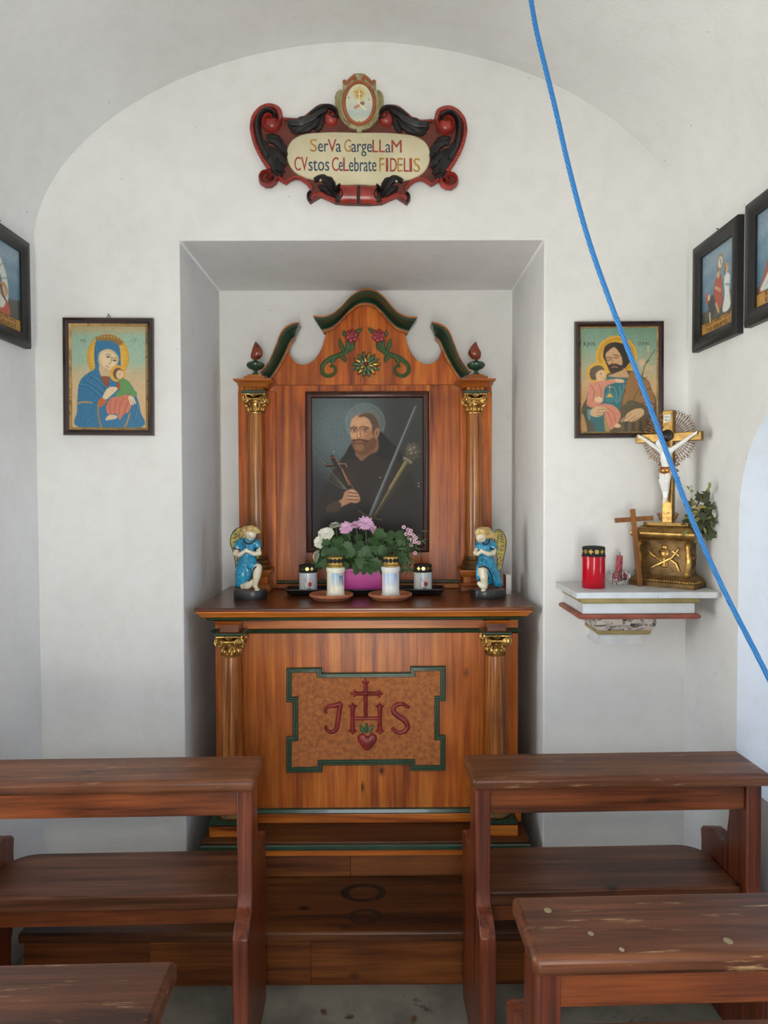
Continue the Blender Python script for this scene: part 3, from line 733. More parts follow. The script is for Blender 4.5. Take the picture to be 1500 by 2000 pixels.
for s_, cxp, e0, e1 in ((-1, 453, 421, 474), (1, 967, 944, 998)):
    Yc = 2.762; cx = U(cxp, 1400, Yc)[0]
    za = zp(1241, Yc-0.04)
    cap_h = za-zp(1284, Yc-0.04)
    m = MB(); m.box(cx-0.056, cx+0.056, Yc-0.054, YP, zp(1241, 2.71), zp(1236.5, 2.71)); m.build('abacus', 'green', alt, bevel=0.003)
    m = MB(); m.box(cx-0.036, cx+0.036, Yc-0.036, YP, zp(1236.5, 2.71), zp(1219, 2.725)); m.build('impost_block', 'top_h', alt, bevel=0.002)
    m = MB(); m.ushape(cx-0.038, cx+0.038, Yc-0.038, YP, [(0, zp(1220, 2.72)), (0.008, zp(1217, 2.715)), (0.016, zp(1214, 2.71)), (0.016, ztb+0.0005)]); m.build('impost_cap', 'pine_h', alt)
    zblk = zp(1605, YB)
    column(alt, cx, Yc, zblk+0.045, za-cap_h, 0.042, 0.036, cap_h, 'col_w')
    m = MB(); m.lathe([(0.056, 0), (0.058, 0.010), (0.052, 0.018), (0.046, 0.024), (0.050, 0.032), (0.050, 0.040), (0.043, 0.045)], (cx, Yc, zblk), 28); m.build('column_base', 'dullgold', alt)
    # pedestal block under the column
    px0, px1 = (cx-0.078, cx+0.078)
    m = MB(); m.ushape(px0+0.008, px1-0.008, YB+0.008, YP-0.02, [(0, zp(1614, YB)), (0.008, zp(1611, YB)), (0.008, zp(1607, YB)), (0, zblk)]); m.build('pedestal_bead', 'green', alt)
    m = MB(); m.box(px0, px1, YB, YP-0.02, H2, zp(1614, YB)); m.build('pedestal', 'pine_h', alt, bevel=0.002)
    q0, q1 = (bx0+0.001, cx+0.05) if s_ < 0 else (cx-0.05, bx1-0.001)
    m = MB(); m.box(q0, q1, YP-0.014, YP-0.0005, zblk, zf0-0.02); m.build('pilaster', 'pine_v', alt, bevel=0.002)
# carved panel with the green key-shaped frame
K6 = lambda c: U(370+c[0]*0.46, 1130+c[1]*0.46, YP)
key = [(413, 378), (563, 376), (563, 399), (937, 396), (937, 371), (1086, 369), (1086, 517), (1061, 517), (1061, 663), (1086, 663), (1086, 811), (937, 812), (937, 786), (565, 789), (565, 818), (413, 820), (413, 669), (441, 668), (441, 521), (413, 522)]
kp = [(K6(c)[0], K6(c)[2]) for c in key]
pan = MB(); pan.prism(offset_poly(kp, 0.018), YP-0.004, YP+0.002)
pn = pan.build('carved_field', 'stipple', alt)
fr = MB(); fr.sweepc(kp, [(0, YP+0.001), (0, YP-0.012), (0.004, YP-0.016), (0.009, YP-0.016), (0.012, YP-0.010), (0.017, YP-0.010), (0.020, YP-0.006), (0.021, YP+0.001)])
fr.build('field_frame', 'green', alt)
YC_ = YP-0.0045
def k6(pts): return [(K6(c)[0], K6(c)[2]) for c in pts]
S6 = 0.46*YP/F
def stroke(pts, w0, w1, h, name='letter', mat='carvred', par=alt):
    m = MB(); m.ribbon(k6(pts), (lambda t: (w0+(w1-w0)*math.sin(PI*t))*S6), h, YC_, ridge=1, nu=6)
    return m
m = stroke([(583, 572), (578, 555), (592, 540), (618, 537), (640, 532), (636, 560), (631, 600), (624, 636), (602, 650), (582, 640), (579, 622)], 5, 11, 0.008); m.build('letter_j', 'carvred', alt)
m = stroke([(934, 548), (920, 540), (898, 530), (872, 540), (866, 562), (886, 582), (914, 602), (926, 626), (914, 646), (888, 652), (868, 640), (860, 630)], 6, 12, 0.008); m.build('letter_s', 'carvred', alt)
m = MB()
for xx in (693, 808):
    m.ribbon(k6([(xx, 535), (xx, 560), (xx, 590), (xx, 620), (xx, 650)]), lambda t: (12-3*math.sin(PI*t))*S6, 0.009, YC_, 1, 6)
    for zz in (540, 645):
        for dx in (-13, 13): m.ell(K6((xx+dx, zz)), (8*S6, 0.008, 8*S6), su=8, sv=6)
        m.ell(K6((xx, zz+(-9 if zz < 600 else 9))), (8*S6, 0.008, 9*S6), su=8, sv=6)
m.ribbon(k6([(700, 593), (750, 592), (802, 592)]), 8*S6, 0.007, YC_, 1, 6)
m.build('letter_h', 'carvred', alt)
m = MB(); m.ribbon(k6([(748, 440), (748, 490), (748, 540), (748, 586)]), 9*S6, 0.009, YC_, 1, 6); m.ribbon(k6([(702, 487), (750, 487), (806, 487)]), 9*S6, 0.009, YC_, 1, 6)
for c in ((748, 438), (700, 487), (806, 487)):
    for d in ((0, 0), (0, 13), (0, -13), (13, 0), (-13, 0)): m.ell(K6((c[0]+d[0]*0.8, c[1]+d[1]*0.8)), (8*S6, 0.008, 8*S6), su=8, sv=6)
m.build('carved_cross', 'carvred', alt)
m = MB(); hp = catmull([(p[0], p[1], 0) for p in [(755, 668), (775, 655), (795, 668), (790, 695), (755, 730), (720, 695), (715, 668), (735, 655)]], 4, True)
cc = K6((755, 688)); hq = k6(hp)
m.loft([[(p[0], YC_, p[1]) for p in hq], [(cc[0]+(p[0]-cc[0])*0.85, YC_-0.009, cc[2]+(p[1]-cc[2])*0.85) for p in hq], [(cc[0]+(p[0]-cc[0])*0.4, YC_-0.014, cc[2]+(p[1]-cc[2])*0.4) for p in hq]])
m.build('carved_heart', 'carvred', alt)
for a, b in (((750, 655), (752, 608)), ((740, 652), (724, 618)), ((762, 652), (780, 618))):
    m = MB(); m.ribbon(k6([a, ((a[0]+b[0])/2, (a[1]+b[1])/2), b]), lambda t: 9*S6*(math.sin(PI*min(0.98, t*0.85+0.12))), 0.008, YC_, 1, 6); m.build('carved_leaf', 'leafgreen', alt)

# ================================================================== retable
YR = 3.25
ret = thing('retable', 'reddish pine retable with green curved pediment, gilded capitals and carved roses', 'retable', (U(713, 1150, YR)[0], 3.28, ZT))
zj = U(713, 752, YR)[2]
ed = [467, 541, 600, 690, 775, 840, 897, 960]
for i in range(7):
    a = U(ed[i], 950, YR)[0]; b = U(ed[i+1], 950, YR)[0]
    m = MB(); m.box(a+0.0002, b-0.0002, YR, YR+0.03, ZT+0.001, zj-0.0006); m.build('back_board', 'ret_v', ret)
K2 = lambda c, Y=YR: U(440+c[0]*0.37333, 540+c[1]*0.37333, Y)
def k2(pts, Y=YR): return [(K2(c, Y)[0], K2(c, Y)[2]) for c in pts]
CXM = 732.0
def mir(pts): return [(2*CXM-x, y+0.008*(CXM-x)*-1*0.6) for x, y in pts]
lo = [(62, 568), (62, 545), (240, 535), (262, 505), (296, 452), (320, 402), (338, 352), (346, 334)]
cut = [(334, 372), (336, 402), (350, 430), (378, 455), (412, 461), (450, 447), (485, 410), (510, 360), (526, 300)]
top = [(560, 262), (605, 222), (645, 175), (690, 142), (735, 134)]
half = [(a, b) for a, b, _ in catmull([(x, y, 0) for x, y in lo[2:]], 3)]
half = lo[:2]+half+[(a, b) for a, b, _ in catmull([(x, y, 0) for x, y in cut], 4)]+top
poly = half+[p for p in mir(half[:-1])][::-1]
m = MB(); m.prism(k2(poly), YR, YR+0.03); m.build('pediment_board', 'ret_v', ret, bevel=0.002)
def mould(outer, inner, yo, yi, yb, name, mirror=False):
    n = 34
    def resamp(p):
        c = np.array(catmull([(a, b, 0) for a, b in p], 10))[:, :2]; d = np.r_[0, np.cumsum(np.hypot(*np.diff(c, axis=0).T))]
        q = np.linspace(0, d[-1], n); return np.stack([np.interp(q, d, c[:, 0]), np.interp(q, d, c[:, 1])], 1)
    if mirror: outer, inner = mir(outer), mir(inner)
    A, B = resamp(outer), resamp(inner)
    prof = [(0.0, yo), (0.09, yo), (0.10, yo+0.004), (0.26, yo+0.002), (0.42, yo+(yi-yo)*0.35), (0.60, yo+(yi-yo)*0.75), (0.80, yi+0.004), (0.86, yi+0.004), (0.865, yi-0.010), (1.0, yi-0.010)]
    def ring(rs):
        rings = []
        for i in range(n):
            r = []
            for s_, y in rs:
                c = A[i]*(1-s_)+B[i]*s_; r.append(K2(c, y))
            rb = []
            for s_, y in (rs[-1], rs[0]):
                p = r[-1] if s_ == rs[-1][0] else r[0]; rb.append((p[0], yb, p[2]))
            rings.append(r+rb)
        return rings
    ob = MB().loft(ring(prof[2:8])).build(name, 'green', ret)
    w1 = MB().loft(ring(prof[0:2])).build('upper_lip', 'ret_h', ret); w1.parent = ob
    w2 = MB().loft(ring([prof[8], prof[9]])).build('lower_lip', 'ret_h', ret); w2.parent = ob
    return ob
mould([(457, 203), (515, 207), (560, 192), (610, 152), (652, 106), (698, 73), (738, 64), (785, 72), (828, 102), (868, 147), (908, 187), (952, 207), (1006, 211)],
      [(513, 293), (555, 280), (600, 243), (642, 196), (692, 158), (735, 150), (778, 160), (820, 200), (860, 246), (900, 280), (952, 298)], 3.165, 3.235, YR+0.02, 'crown_moulding')
ho = [(385, 238), (352, 244), (315, 262), (287, 296), (266, 350), (243, 408), (218, 455), (178, 500)]
hi = [(362, 326), (342, 352), (326, 398), (302, 446), (272, 496), (243, 537)]
mould(ho, hi, 3.17, 3.235, YR+0.02, 'side_moulding'); mould(ho, hi, 3.17, 3.235, YR+0.02, 'side_moulding', True)
# columns
for s_, cxp in ((-1, 500.5), (1, 926.5)):
    Yc = 3.185; cx = U(cxp, 950, Yc)[0]
    Z = lambda py, Y=Yc-0.03: U(cxp, py, Y)[2]
    z_cap0, z_cap1 = Z(808), Z(769)
    cxf = cx
    m = MB(); m.ushape(cx-0.046, cx+0.046, Yc-0.046, YR, [(0.0, Z(755, 3.12)), (0.010, Z(753, 3.12)), (0.016, Z(748, 3.11)), (0.030, Z(744.5, 3.11)), (0.036, Z(743, 3.11)), (0.036, Z(739.5, 3.11))]); m.build('entablature_cornice', 'ret_h', ret)
    ztop = Z(739.5, 3.11)
    for dx in (-0.030, -0.010, 0.010, 0.030):
        m = MB(); m.lathe([(0.0065, 0), (0.0065, 0.016)], (cx+dx, Yc-0.040, Z(763)), 8); m.build('dentil', 'ret_h', ret)
    m = MB(); m.box(cx-0.038, cx+0.038, Yc-0.034, YR, Z(763), Z(755, 3.12)+0.001); m.build('entablature_block', 'ret_h', ret)
    m = MB(); m.box(cx-0.052, cx+0.052, Yc-0.05, YR, z_cap1-0.0005, Z(763)); m.build('abacus', 'green', ret, bevel=0.003)
    zb = Z(1087)
    column(ret, cx, Yc, zb, z_cap0, 0.0385, 0.034, z_cap1-z_cap0, 'col_w')
    m = MB(); zq = Z(1112)
    m.lathe([(0.060, 0), (0.062, 0.010), (0.056, 0.02), (0.052, 0.022), (0.054, 0.030), (0.050, 0.036), (0.042, 0.040), (0.046, 0.048), (0.045, 0.054), (0.0385, zb-zq)], (cx, Yc, zq), 28); m.build('column_base', 'dullgold', ret)
    m = MB(); m.ushape(cx-0.058, cx+0.058, Yc-0.058, YR, [(0, zq-0.030), (0.010, zq-0.020), (0.014, zq-0.012), (0.014, zq-0.0005)]); m.build('pedestal_cap', 'ret_h', ret)
    m = MB(); m.box(cx-0.056, cx+0.056, Yc-0.056, YR, ZT+0.035, zq-0.030); m.build('pedestal', 'ret_v', ret, bevel=0.002)
    m = MB(); m.ushape(cx-0.054, cx+0.054, Yc-0.054, YR, [(0.014, ZT+0.001), (0.014, ZT+0.018), (0.006, ZT+0.030), (0.004, ZT+0.035)]); m.build('pedestal_foot', 'ret_h', ret)
    a, b = (467, 541) if s_ < 0 else (897, 960)
    m = MB(); m.box(U(a, 950, YR)[0]+0.001, U(b, 950, YR)[0]-0.001, YR-0.014, YR-0.0005, ZT+0.001, z_cap1+0.02); m.build('pilaster', 'ret_v', ret, bevel=0.003)
    # finial: step, green urn, red flame
    fx = U(499 if s_ < 0 else 930, 720, Yc)[0]
    m = MB(); m.box(fx-0.046, fx+0.046, Yc-0.04, Yc+0.05, ztop, Z(735)); m.box(fx-0.032, fx+0.032, Yc-0.03, Yc+0.04, Z(735), Z(731)); fb = m.build('finial_block', 'ret_h', ret, bevel=0.002)
    z0 = Z(731); m = MB()
    m.lathe([(0.018, 0), (0.019, 0.004), (0.010, 0.010), (0.008, 0.020), (0.014, 0.024), (0.030, 0.030), (0.039, 0.040), (0.040, 0.048), (0.034, 0.056), (0.018, 0.060), (0.007, 0.066), (0.006, 0.074)], (fx, Yc, z0), 24); m.build('finial_urn', 'green', ret)
    m = MB(); rings = []
    for i in range(12):
        t = i/11; r = 0.026*math.sin(PI*min(1, t*0.93+0.07)**0.75)*(1.0 if t < 1 else 0)+0.0008
        off = 0.008*math.sin(t*3.0)*s_*-1
        rings.append([(fx+off+r*(1+0.12*math.cos(4*(2*PI*k_/16)+5*t))*math.cos(2*PI*k_/16), Yc+r*0.8*math.sin(2*PI*k_/16), z0+0.070+0.078*t) for k_ in range(16)])
    m.loft(rings); m.build('finial_flame', 'flame', ret)
m = MB(); m.box(U(541, 1145, YR)[0], U(896, 1145, YR)[0], YR-0.03, YR-0.0005, ZT+0.001, ZT+0.022); m.build('base_rail', 'ret_h', ret, bevel=0.003)
m = MB(); m.box(U(541, 1145, YR)[0], U(896, 1145, YR)[0], YR-0.012, YR-0.0005, ZT+0.022, ZT+0.036); m.build('base_bead', 'green', ret, bevel=0.004)
# carvings on the pediment
S2 = 0.37333*YR/F
c0 = K2((738, 461)); 
for ring_, n_, rr, L_ in ((0, 14, 46, 30), (1, 9, 26, 22)):
    for i in range(n_):
        a = 2*PI*(i+0.5*ring_)/n_; m = MB()
        m.ell((c0[0]+math.cos(a)*rr*S2, YR-0.004-0.006*ring_, c0[2]+math.sin(a)*rr*S2*0.86), (L_*S2, 0.010, 11*S2), rot=Euler((0, -a, 0)), su=10, sv=6)
        m.build('rosette_petal', 'leafgreen' if (i+ring_) % 3 else 'gold', ret)
m = MB(); m.ell((c0[0], YR-0.016, c0[2]), 11*S2, su=10, sv=8); m.build('rosette_boss', 'carvred', ret)
for mirr in (0, 1):
    mf = (lambda p: mir(p)) if mirr else (lambda p: p)
    rc = mf([(662, 315)])[0]; cc = K2(rc)
    fl = MB(); 
    for i in range(6):
        a = 2*PI*i/6+0.3; fl.ell((cc[0]+math.cos(a)*20*S2, YR-0.012, cc[2]+math.sin(a)*20*S2), (16*S2, 0.010, 16*S2), su=10, sv=6)
    for i in range(5):
        a = 2*PI*i/5; fl.ell((cc[0]+math.cos(a)*9*S2, YR-0.020, cc[2]+math.sin(a)*9*S2), (10*S2, 0.008, 10*S2), su=8, sv=6)
    fl.build('carved_rose', 'rose', ret)
    m = MB(); m.ribbon(k2(mf([(655, 345), (640, 385), (600, 410), (548, 430), (512, 462), (506, 498), (530, 520), (562, 514), (578, 492), (566, 468), (548, 472)])), lambda t: S2*(16-9*t), 0.014, YR, 2, 6); m.build('carved_scroll', 'leafgreen', ret)
    for lf in ([(620, 395), (606, 360), (598, 322)], [(640, 390), (664, 370), (668, 335)], [(600, 415), (622, 430), (630, 452)], [(640, 310), (622, 300), (622, 282)], [(672, 300), (695, 288), (718, 268)], [(635, 395), (640, 360), (630, 335)], [(575, 425), (560, 445), (556, 458)]):
        m = MB(); m.ribbon(k2(mf(lf)), lambda t: S2*13*math.sin(PI*min(0.98, 0.15+t*0.83)), 0.012, YR-0.002, 1, 6); m.build('carved_leaf', 'leafgreen', ret)
# ================================================================== painting in the retable
YPT = YR-0.001
pa = U(597, 766, YPT); pb = U(838, 1078, YPT)
pw, ph = pb[0]-pa[0], pa[2]-pb[2]
ptg = thing('portrait_painting', 'dark oil portrait of a bearded friar with halo, cross, sword and spiked club', 'painting', ((pa[0]+pb[0])/2, YPT, pb[2]))
rect = [(-pw/2, 0), (pw/2, 0), (pw/2, ph), (-pw/2, ph)]
m = MB(); m.sweepc(rect, [(0, 0), (0, -0.020), (0.004, -0.026), (0.010, -0.028), (0.016, -0.024), (0.022, -0.022), (0.027, -0.016), (0.029, -0.006)])
m.build('frame', 'frame_red', ptg, shift=False)
cv = Cv(155, 150, 1320, 1690, 220, 290, '#33373a')
cv.vgrad([(150, '#3d4344'), (700, '#33393a'), (1000, '#25282a'), (1690, '#131415')])
cv.ell(480, 480, 380, 400, '#66767a', soft=420, a=0.85); cv.ell(1150, 700, 300, 600, '#2e2a27', soft=300, a=0.6)
cv.ell(715, 410, 200, 195, '#7d8a83', soft=60, a=0.5); cv.ell(715, 410, 200, 195, '#9aa79c', ring=3, soft=6, a=0.7)
cv.poly([(580, 620), (520, 720), (460, 800), (380, 900), (320, 1020), (250, 1150), (200, 1320), (170, 1500), (155, 1690), (1320, 1690), (1320, 1400), (1260, 1150), (1190, 930), (1090, 740), (1000, 640), (900, 530), (820, 600), (700, 700)], '#211814', soft=25)
cv.poly([(480, 800), (560, 760), (680, 810), (640, 1000), (520, 1080), (400, 1010), (400, 900)], '#32241c', soft=80, a=0.8)
cv.poly([(700, 820), (900, 740), (1050, 760), (1100, 1000), (950, 1200), (800, 1250), (700, 1000)], '#2c2118', soft=120, a=0.8)
cv.poly([(870, 500), (940, 570), (1060, 680), (1110, 790), (960, 800), (830, 740), (830, 640)], '#141112', soft=20)
cv.poly([(560, 640), (500, 740), (460, 800), (600, 790), (640, 760), (600, 690)], '#191415', soft=20)
cv.line([(670, 900), (690, 1000), (740, 1100), (800, 1190)], 8, '#171210', soft=14); cv.line([(660, 800), (672, 860), (670, 930)], 10, '#171210', soft=14)
cv.poly([(610, 720), (640, 770), (680, 802), (760, 740), (850, 690), (835, 560), (700, 600)], '#8a5d40', soft=18)
cv.poly([(562, 440), (580, 370), (640, 325), (720, 308), (800, 330), (850, 400), (866, 470), (840, 540), (825, 620), (790, 690), (720, 735), (650, 735), (600, 680), (572, 590), (560, 510)], '#d49d74', soft=10)
cv.poly([(690, 560), (760, 470), (830, 480), (830, 600), (780, 680), (720, 700)], '#a26c49', soft=60, a=0.8)
cv.poly([(640, 335), (720, 305), (800, 325), (852, 400), (868, 480), (845, 480), (815, 500), (808, 560), (790, 510), (785, 440), (755, 375), (705, 345), (680, 350), (650, 348)], '#5a4434', soft=16)
cv.ell(640, 390, 50, 32, '#d9a67f', soft=50, a=0.7)
cv.ell(836, 512, 26, 50, '#b57a58', soft=10, rot=12); cv.ell(834, 515, 10, 28, '#6d4029', soft=14, rot=12, a=0.8)
cv.poly([(570, 590), (600, 580), (640, 596), (690, 585), (740, 592), (800, 560), (835, 590), (820, 660), (770, 715), (700, 745), (640, 735), (595, 680)], '#6e452c', soft=22)
cv.poly([(600, 640), (650, 625), (700, 640), (690, 690), (640, 700), (610, 675)], '#9a6a45', soft=30, a=0.8)
cv.line([(590, 590), (640, 583), (690, 585), (740, 600)], 16, '#4a2b1c', soft=12); cv.line([(618, 603), (650, 599), (682, 604)], 11, '#a95c4c', soft=8)
for ex, ey in ((597, 482), (712, 482)):
    cv.ell(ex, ey, 34, 20, '#9a6747', soft=22); cv.ell(ex, ey+2, 25, 9, '#c4a186', soft=8); cv.ell(ex+3, ey+1, 10, 9, '#2a1d18', soft=5)
    cv.line([(ex-34, ey-2), (ex-8, ey-16), (ex+20, ey-14), (ex+36, ey+2)], 6, '#402417', soft=5)
    cv.line([(ex-30, ey+16), (ex, ey+22), (ex+30, ey+14)], 5, '#8a5a3e', soft=8)
cv.line([(565, 462), (595, 448), (630, 458)], 9, '#3c2419', soft=7); cv.line([(655, 460), (700, 445), (752, 462)], 9, '#3c2419', soft=7)
cv.line([(644, 460), (636, 510), (628, 550)], 9, '#a56e4c', soft=12); cv.line([(660, 470), (662, 520), (668, 555), (650, 568), (632, 562)], 8, '#7f4e34', soft=9); cv.line([(646, 500), (646, 550)], 10, '#dcab85', soft=10)
for e1_ in ((180, 700), (205, 790), (225, 860), (270, 950), (260, 800), (230, 760), (310, 1000)):
    cv.line([(515, 1095), ((515+e1_[0])/2+20, (1095+e1_[1])/2+25), e1_], 6, '#6b7668', soft=6, w2=2, a=0.85)
cv.line([(370, 765), (570, 1095)], 46, '#1b1411', sm=0); cv.line([(312, 848), (520, 843)], 34, '#1b1411', sm=0)
cv.line([(392, 762), (590, 1090)], 7, '#a8673c', sm=0); cv.line([(430, 830), (508, 832), (522, 862)], 8, '#b98a62', sm=0); cv.line([(345, 768), (385, 762)], 8, '#a8673c', sm=0); cv.line([(312, 840), (375, 836)], 8, '#a8673c', sm=0)
cv.line([(470, 885), (500, 960), (545, 1050)], 12, '#b8784e', soft=8); cv.line([(590, 1210), (700, 1320)], 26, '#17110f', sm=0)
cv.poly([(420, 1225), (470, 1190), (500, 1120), (560, 1092), (600, 1100), (640, 1140), (660, 1205), (620, 1240), (560, 1235), (500, 1260), (430, 1290)], '#b98562', soft=10)
cv.poly([(420, 1215), (330, 1250), (300, 1330), (420, 1330), (460, 1260)], '#4a3328', soft=20)
for a_, b_ in (((540, 1130), (625, 1140)), ((530, 1165), (640, 1172)), ((520, 1200), (650, 1205))): cv.line([a_, b_], 9, '#6d4630', soft=8, sm=0)
for a_, b_ in (((545, 1112), (615, 1120)), ((540, 1148), (630, 1155)), ((530, 1183), (645, 1190))): cv.line([a_, b_], 10, '#d6a682', soft=9, sm=0)
cv.line([(1180, 820), (815, 1385)], 92, '#2f2a1d', w2=22, sm=0, soft=10); cv.line([(1150, 800), (805, 1370)], 38, '#7c6c43', w2=12, sm=0, soft=14); cv.line([(1135, 800), (960, 1090)], 8, '#b5a478', sm=0, soft=8)
cv.ell(1212, 705, 74, 88, '#4a4638', soft=14, rot=25); cv.ell(1190, 680, 40, 46, '#6d6754', soft=50, a=0.8); cv.line([(1125, 778), (1190, 820)], 40, '#6b6450', sm=0); cv.line([(1128, 770), (1192, 812)], 8, '#a49c80', sm=0, soft=6)
for a_ in range(0, 360, 40):
    q_ = R_(a_); cv.line([(1212+66*math.cos(q_), 705+76*math.sin(q_)), (1212+96*math.cos(q_), 705+106*math.sin(q_))], 12, '#5f5a48', w2=2, sm=0)
for a_ in ((1180, 690), (1225, 670), (1195, 730), (1240, 720)): cv.line([a_, (a_[0]+16, a_[1]-18)], 11, '#b6ae94', w2=2, sm=0)
cv.line([(1242, 240), (1225, 290), (765, 1372)], 34, '#4e5254', sm=0, w2=44, soft=6); cv.line([(1238, 250), (758, 1365)], 9, '#8f9698', sm=0, soft=6); cv.line([(1246, 262), (790, 1372)], 7, '#22272b', sm=0, soft=6)
cv.line([(648, 1318), (700, 1355), (760, 1385), (885, 1415)], 12, '#6f5638', soft=7)
for (a_, b_) in ((180, 1500), (230, 1600), (200, 1440)): cv.line([(a_, b_), (a_+60, b_+90)], 6, '#3e474b', soft=14, a=0.6)
for (a_, b_) in ((385, 705), (1275, 1067), (1272, 1035), (870, 975)): cv.ell(a_, b_, 6, 7, '#b8b8b0')
cv.noise(0.035, 3)
cv.flat('canvas', 'oil', ptg, -pw/2+0.027, pw/2-0.027, 0.027, ph-0.027, -0.008)

# ================================================================== wall plaque
YW = DW
plq = thing('wall_plaque', 'carved red and black plaque with cream lettered field and oval medallion above the niche', 'plaque', (U(701, 400, YW)[0], YW, U(701, 398, YW)[2]))
K1 = lambda c, Y=YW-0.02: U(460+c[0]*0.32, 120+(c[1]+0.012*(c[0]-750))*0.32, Y)
def k1(pts, Y=YW-0.02): return [(K1(c, Y)[0], K1(c, Y)[2]) for c in pts]
S1 = 0.32*YW/F
def m1(p): return [(1502-x, y) for x, y in p]
h1 = [(640, 332), (600, 290), (560, 270), (508, 276), (460, 312), (420, 345), (370, 358), (300, 356), (278, 330), (266, 298), (240, 278), (200, 270), (160, 284), (125, 310), (102, 350), (92, 400), (94, 440), (110, 500), (135, 560), (170, 620), (198, 658), (165, 676), (144, 708), (150, 745), (180, 770), (218, 768), (246, 748), (266, 712), (288, 728), (308, 752), (330, 722), (370, 706), (412, 718), (450, 745), (472, 780), (442, 800), (434, 838), (455, 868), (480, 850), (520, 826), (560, 842), (610, 866), (680, 872)]
full = h1+m1(h1)[::-1]
TH = 0.022
m = MB(); m.prism(k1(full), YW-TH, YW-0.0005); m.build('board', 'plaqbrown', plq, bevel=0.002)
def scallop(pts, mirror):
    pts = m1(pts) if mirror else pts
    return [tuple(K1(c, YW-TH)) for c in pts]
for mr_ in (0, 1):
    f_ = (lambda p: m1(p)) if mr_ else (lambda p: p)
    def rib(name, mat, pts, wid, h, Y=YW-TH+0.001, ridge=1, nu=6):
        mm = MB(); mm.ribbon(k1(f_(pts)), (lambda t: S1*(wid(t) if callable(wid) else wid)), h, Y, ridge, nu); return mm.build(name, mat, plq)
    # red rims, each a run of the outline
    rib('rim', 'plaqred', [(640, 336), (604, 296), (560, 278), (510, 284), (462, 320), (420, 353), (372, 366), (300, 362)], 13, 0.014)
    mm = MB(); out = catmull([(a, b, 0) for a, b in [(275, 345), (266, 305), (240, 286), (200, 279), (160, 293), (132, 318), (110, 352), (101, 400), (104, 440), (119, 500), (144, 560), (178, 620), (205, 656)]], 4)
    for i, p in enumerate(out):
        mm.ell(K1(f_([(p[0], p[1])])[0], YW-TH), (S1*15, 0.012, S1*15), su=8, sv=6)
    mm.build('scalloped_rim', 'plaqred', plq)
    rib('rim', 'plaqred', [(262, 716), (288, 734), (308, 744), (332, 728), (370, 714), (410, 725), (446, 752), (470, 786)], 14, 0.013)
    # big upper scroll: black band running into a red coil
    rib('scroll_band', 'black', [(205, 600), (168, 540), (144, 470), (138, 400), (150, 345), (185, 312), (228, 322), (244, 352), (226, 376), (206, 366)], lambda t: 24-14*t, 0.026, nu=8)
    mm = MB(); c = f_([(222, 395)])[0]; mm.ell(K1(c, YW-TH), (S1*54, 0.026, S1*48), su=16, sv=10); mm.build('scroll_coil', 'plaqred', plq)
    rib('scroll_coil', 'plaqred', [(262, 330), (272, 370), (258, 415), (225, 436), (190, 425), (172, 395), (180, 362), (205, 345), (228, 356), (226, 380), (212, 378)], lambda t: 15-8*t, 0.030, nu=6)
    # inner upper scroll with its leaf
    mm = MB(); c = f_([(582, 355)])[0]; mm.ell(K1(c, YW-TH), (S1*40, 0.022, S1*44), su=14, sv=10); mm.build('scroll_coil', 'plaqred', plq)
    rib('scroll_band', 'black', [(455, 340), (500, 305), (545, 288), (590, 290), (618, 315), (618, 345), (596, 358), (578, 346), (582, 330)], lambda t: 18-11*t, 0.026)
    leafs = [([(320, 385), (380, 385), (440, 365), (500, 325), (560, 300)], 34, 0.022), ([(345, 420), (395, 420), (445, 400), (500, 370)], 24, 0.018), ([(400, 440), (440, 420), (480, 392), (530, 345)], 22, 0.018), ([(490, 440), (510, 410), (525, 375), (545, 330)], 20, 0.018), ([(330, 400), (350, 425), (372, 442), (402, 440)], 16, 0.016)]
    leafs += [([(160, 500), (190, 560), (225, 620), (250, 685)], 40, 0.020), ([(200, 490), (250, 500), (290, 540), (316, 590)], 28, 0.018), ([(205, 540), (255, 570), (290, 615), (312, 650)], 26, 0.018), ([(210, 590), (250, 630), (280, 665), (296, 690)], 24, 0.016), ([(190, 470), (230, 470), (262, 480), (290, 505)], 20, 0.016), ([(215, 640), (235, 670), (260, 695), (290, 705)], 18, 0.014)]
    leafs += [([(480, 735), (525, 715), (560, 740), (590, 790), (612, 835)], 24, 0.022), ([(510, 770), (545, 780), (575, 810), (600, 842)], 20, 0.018), ([(545, 715), (580, 725), (602, 755), (612, 790)], 18, 0.018), ([(520, 790), (550, 815), (580, 835), (605, 848)], 14, 0.014)]
    for pts, wd, h in leafs:
        rib('acanthus_leaf', 'black', pts, (lambda t, wd=wd: wd*(0.25+0.75*math.sin(PI*min(0.97, 0.10+t*0.86)))*(1+0.12*math.sin(t*22))), h, ridge=2, nu=8)
    # lower curls
    rib('lower_curl', 'plaqred', [(250, 720), (236, 752), (200, 766), (164, 752), (152, 718), (170, 690), (204, 688), (222, 710), (208, 730), (192, 722)], lambda t: 15-7*t, 0.024)
    rib('lower_curl', 'black', [(262, 700), (240, 718), (216, 722), (200, 712)], lambda t: 10-5*t, 0.018)
    rib('bottom_curl', 'plaqred', [(612, 850), (565, 838), (520, 815), (480, 822), (455, 848)], lambda t: 17-5*t, 0.018)
    rib('bottom_curl', 'black', [(462, 862), (446, 845), (444, 815), (460, 800)], lambda t: 9, 0.016)
    mm = MB(); c0_ = K1(f_([(640, 812)])[0], YW-TH-0.006); c1_ = K1(f_([(742, 812)])[0], YW-TH-0.006)
    mm.tube([c0_, ((c0_[0]*3+c1_[0])/4, c0_[1], c0_[2]), ((c0_[0]+c1_[0])/2, c0_[1], c0_[2]), c1_], [S1*56, S1*53, S1*50, S1*52], 14, 0.55); mm.build('bottom_roll', 'plaqred', plq)
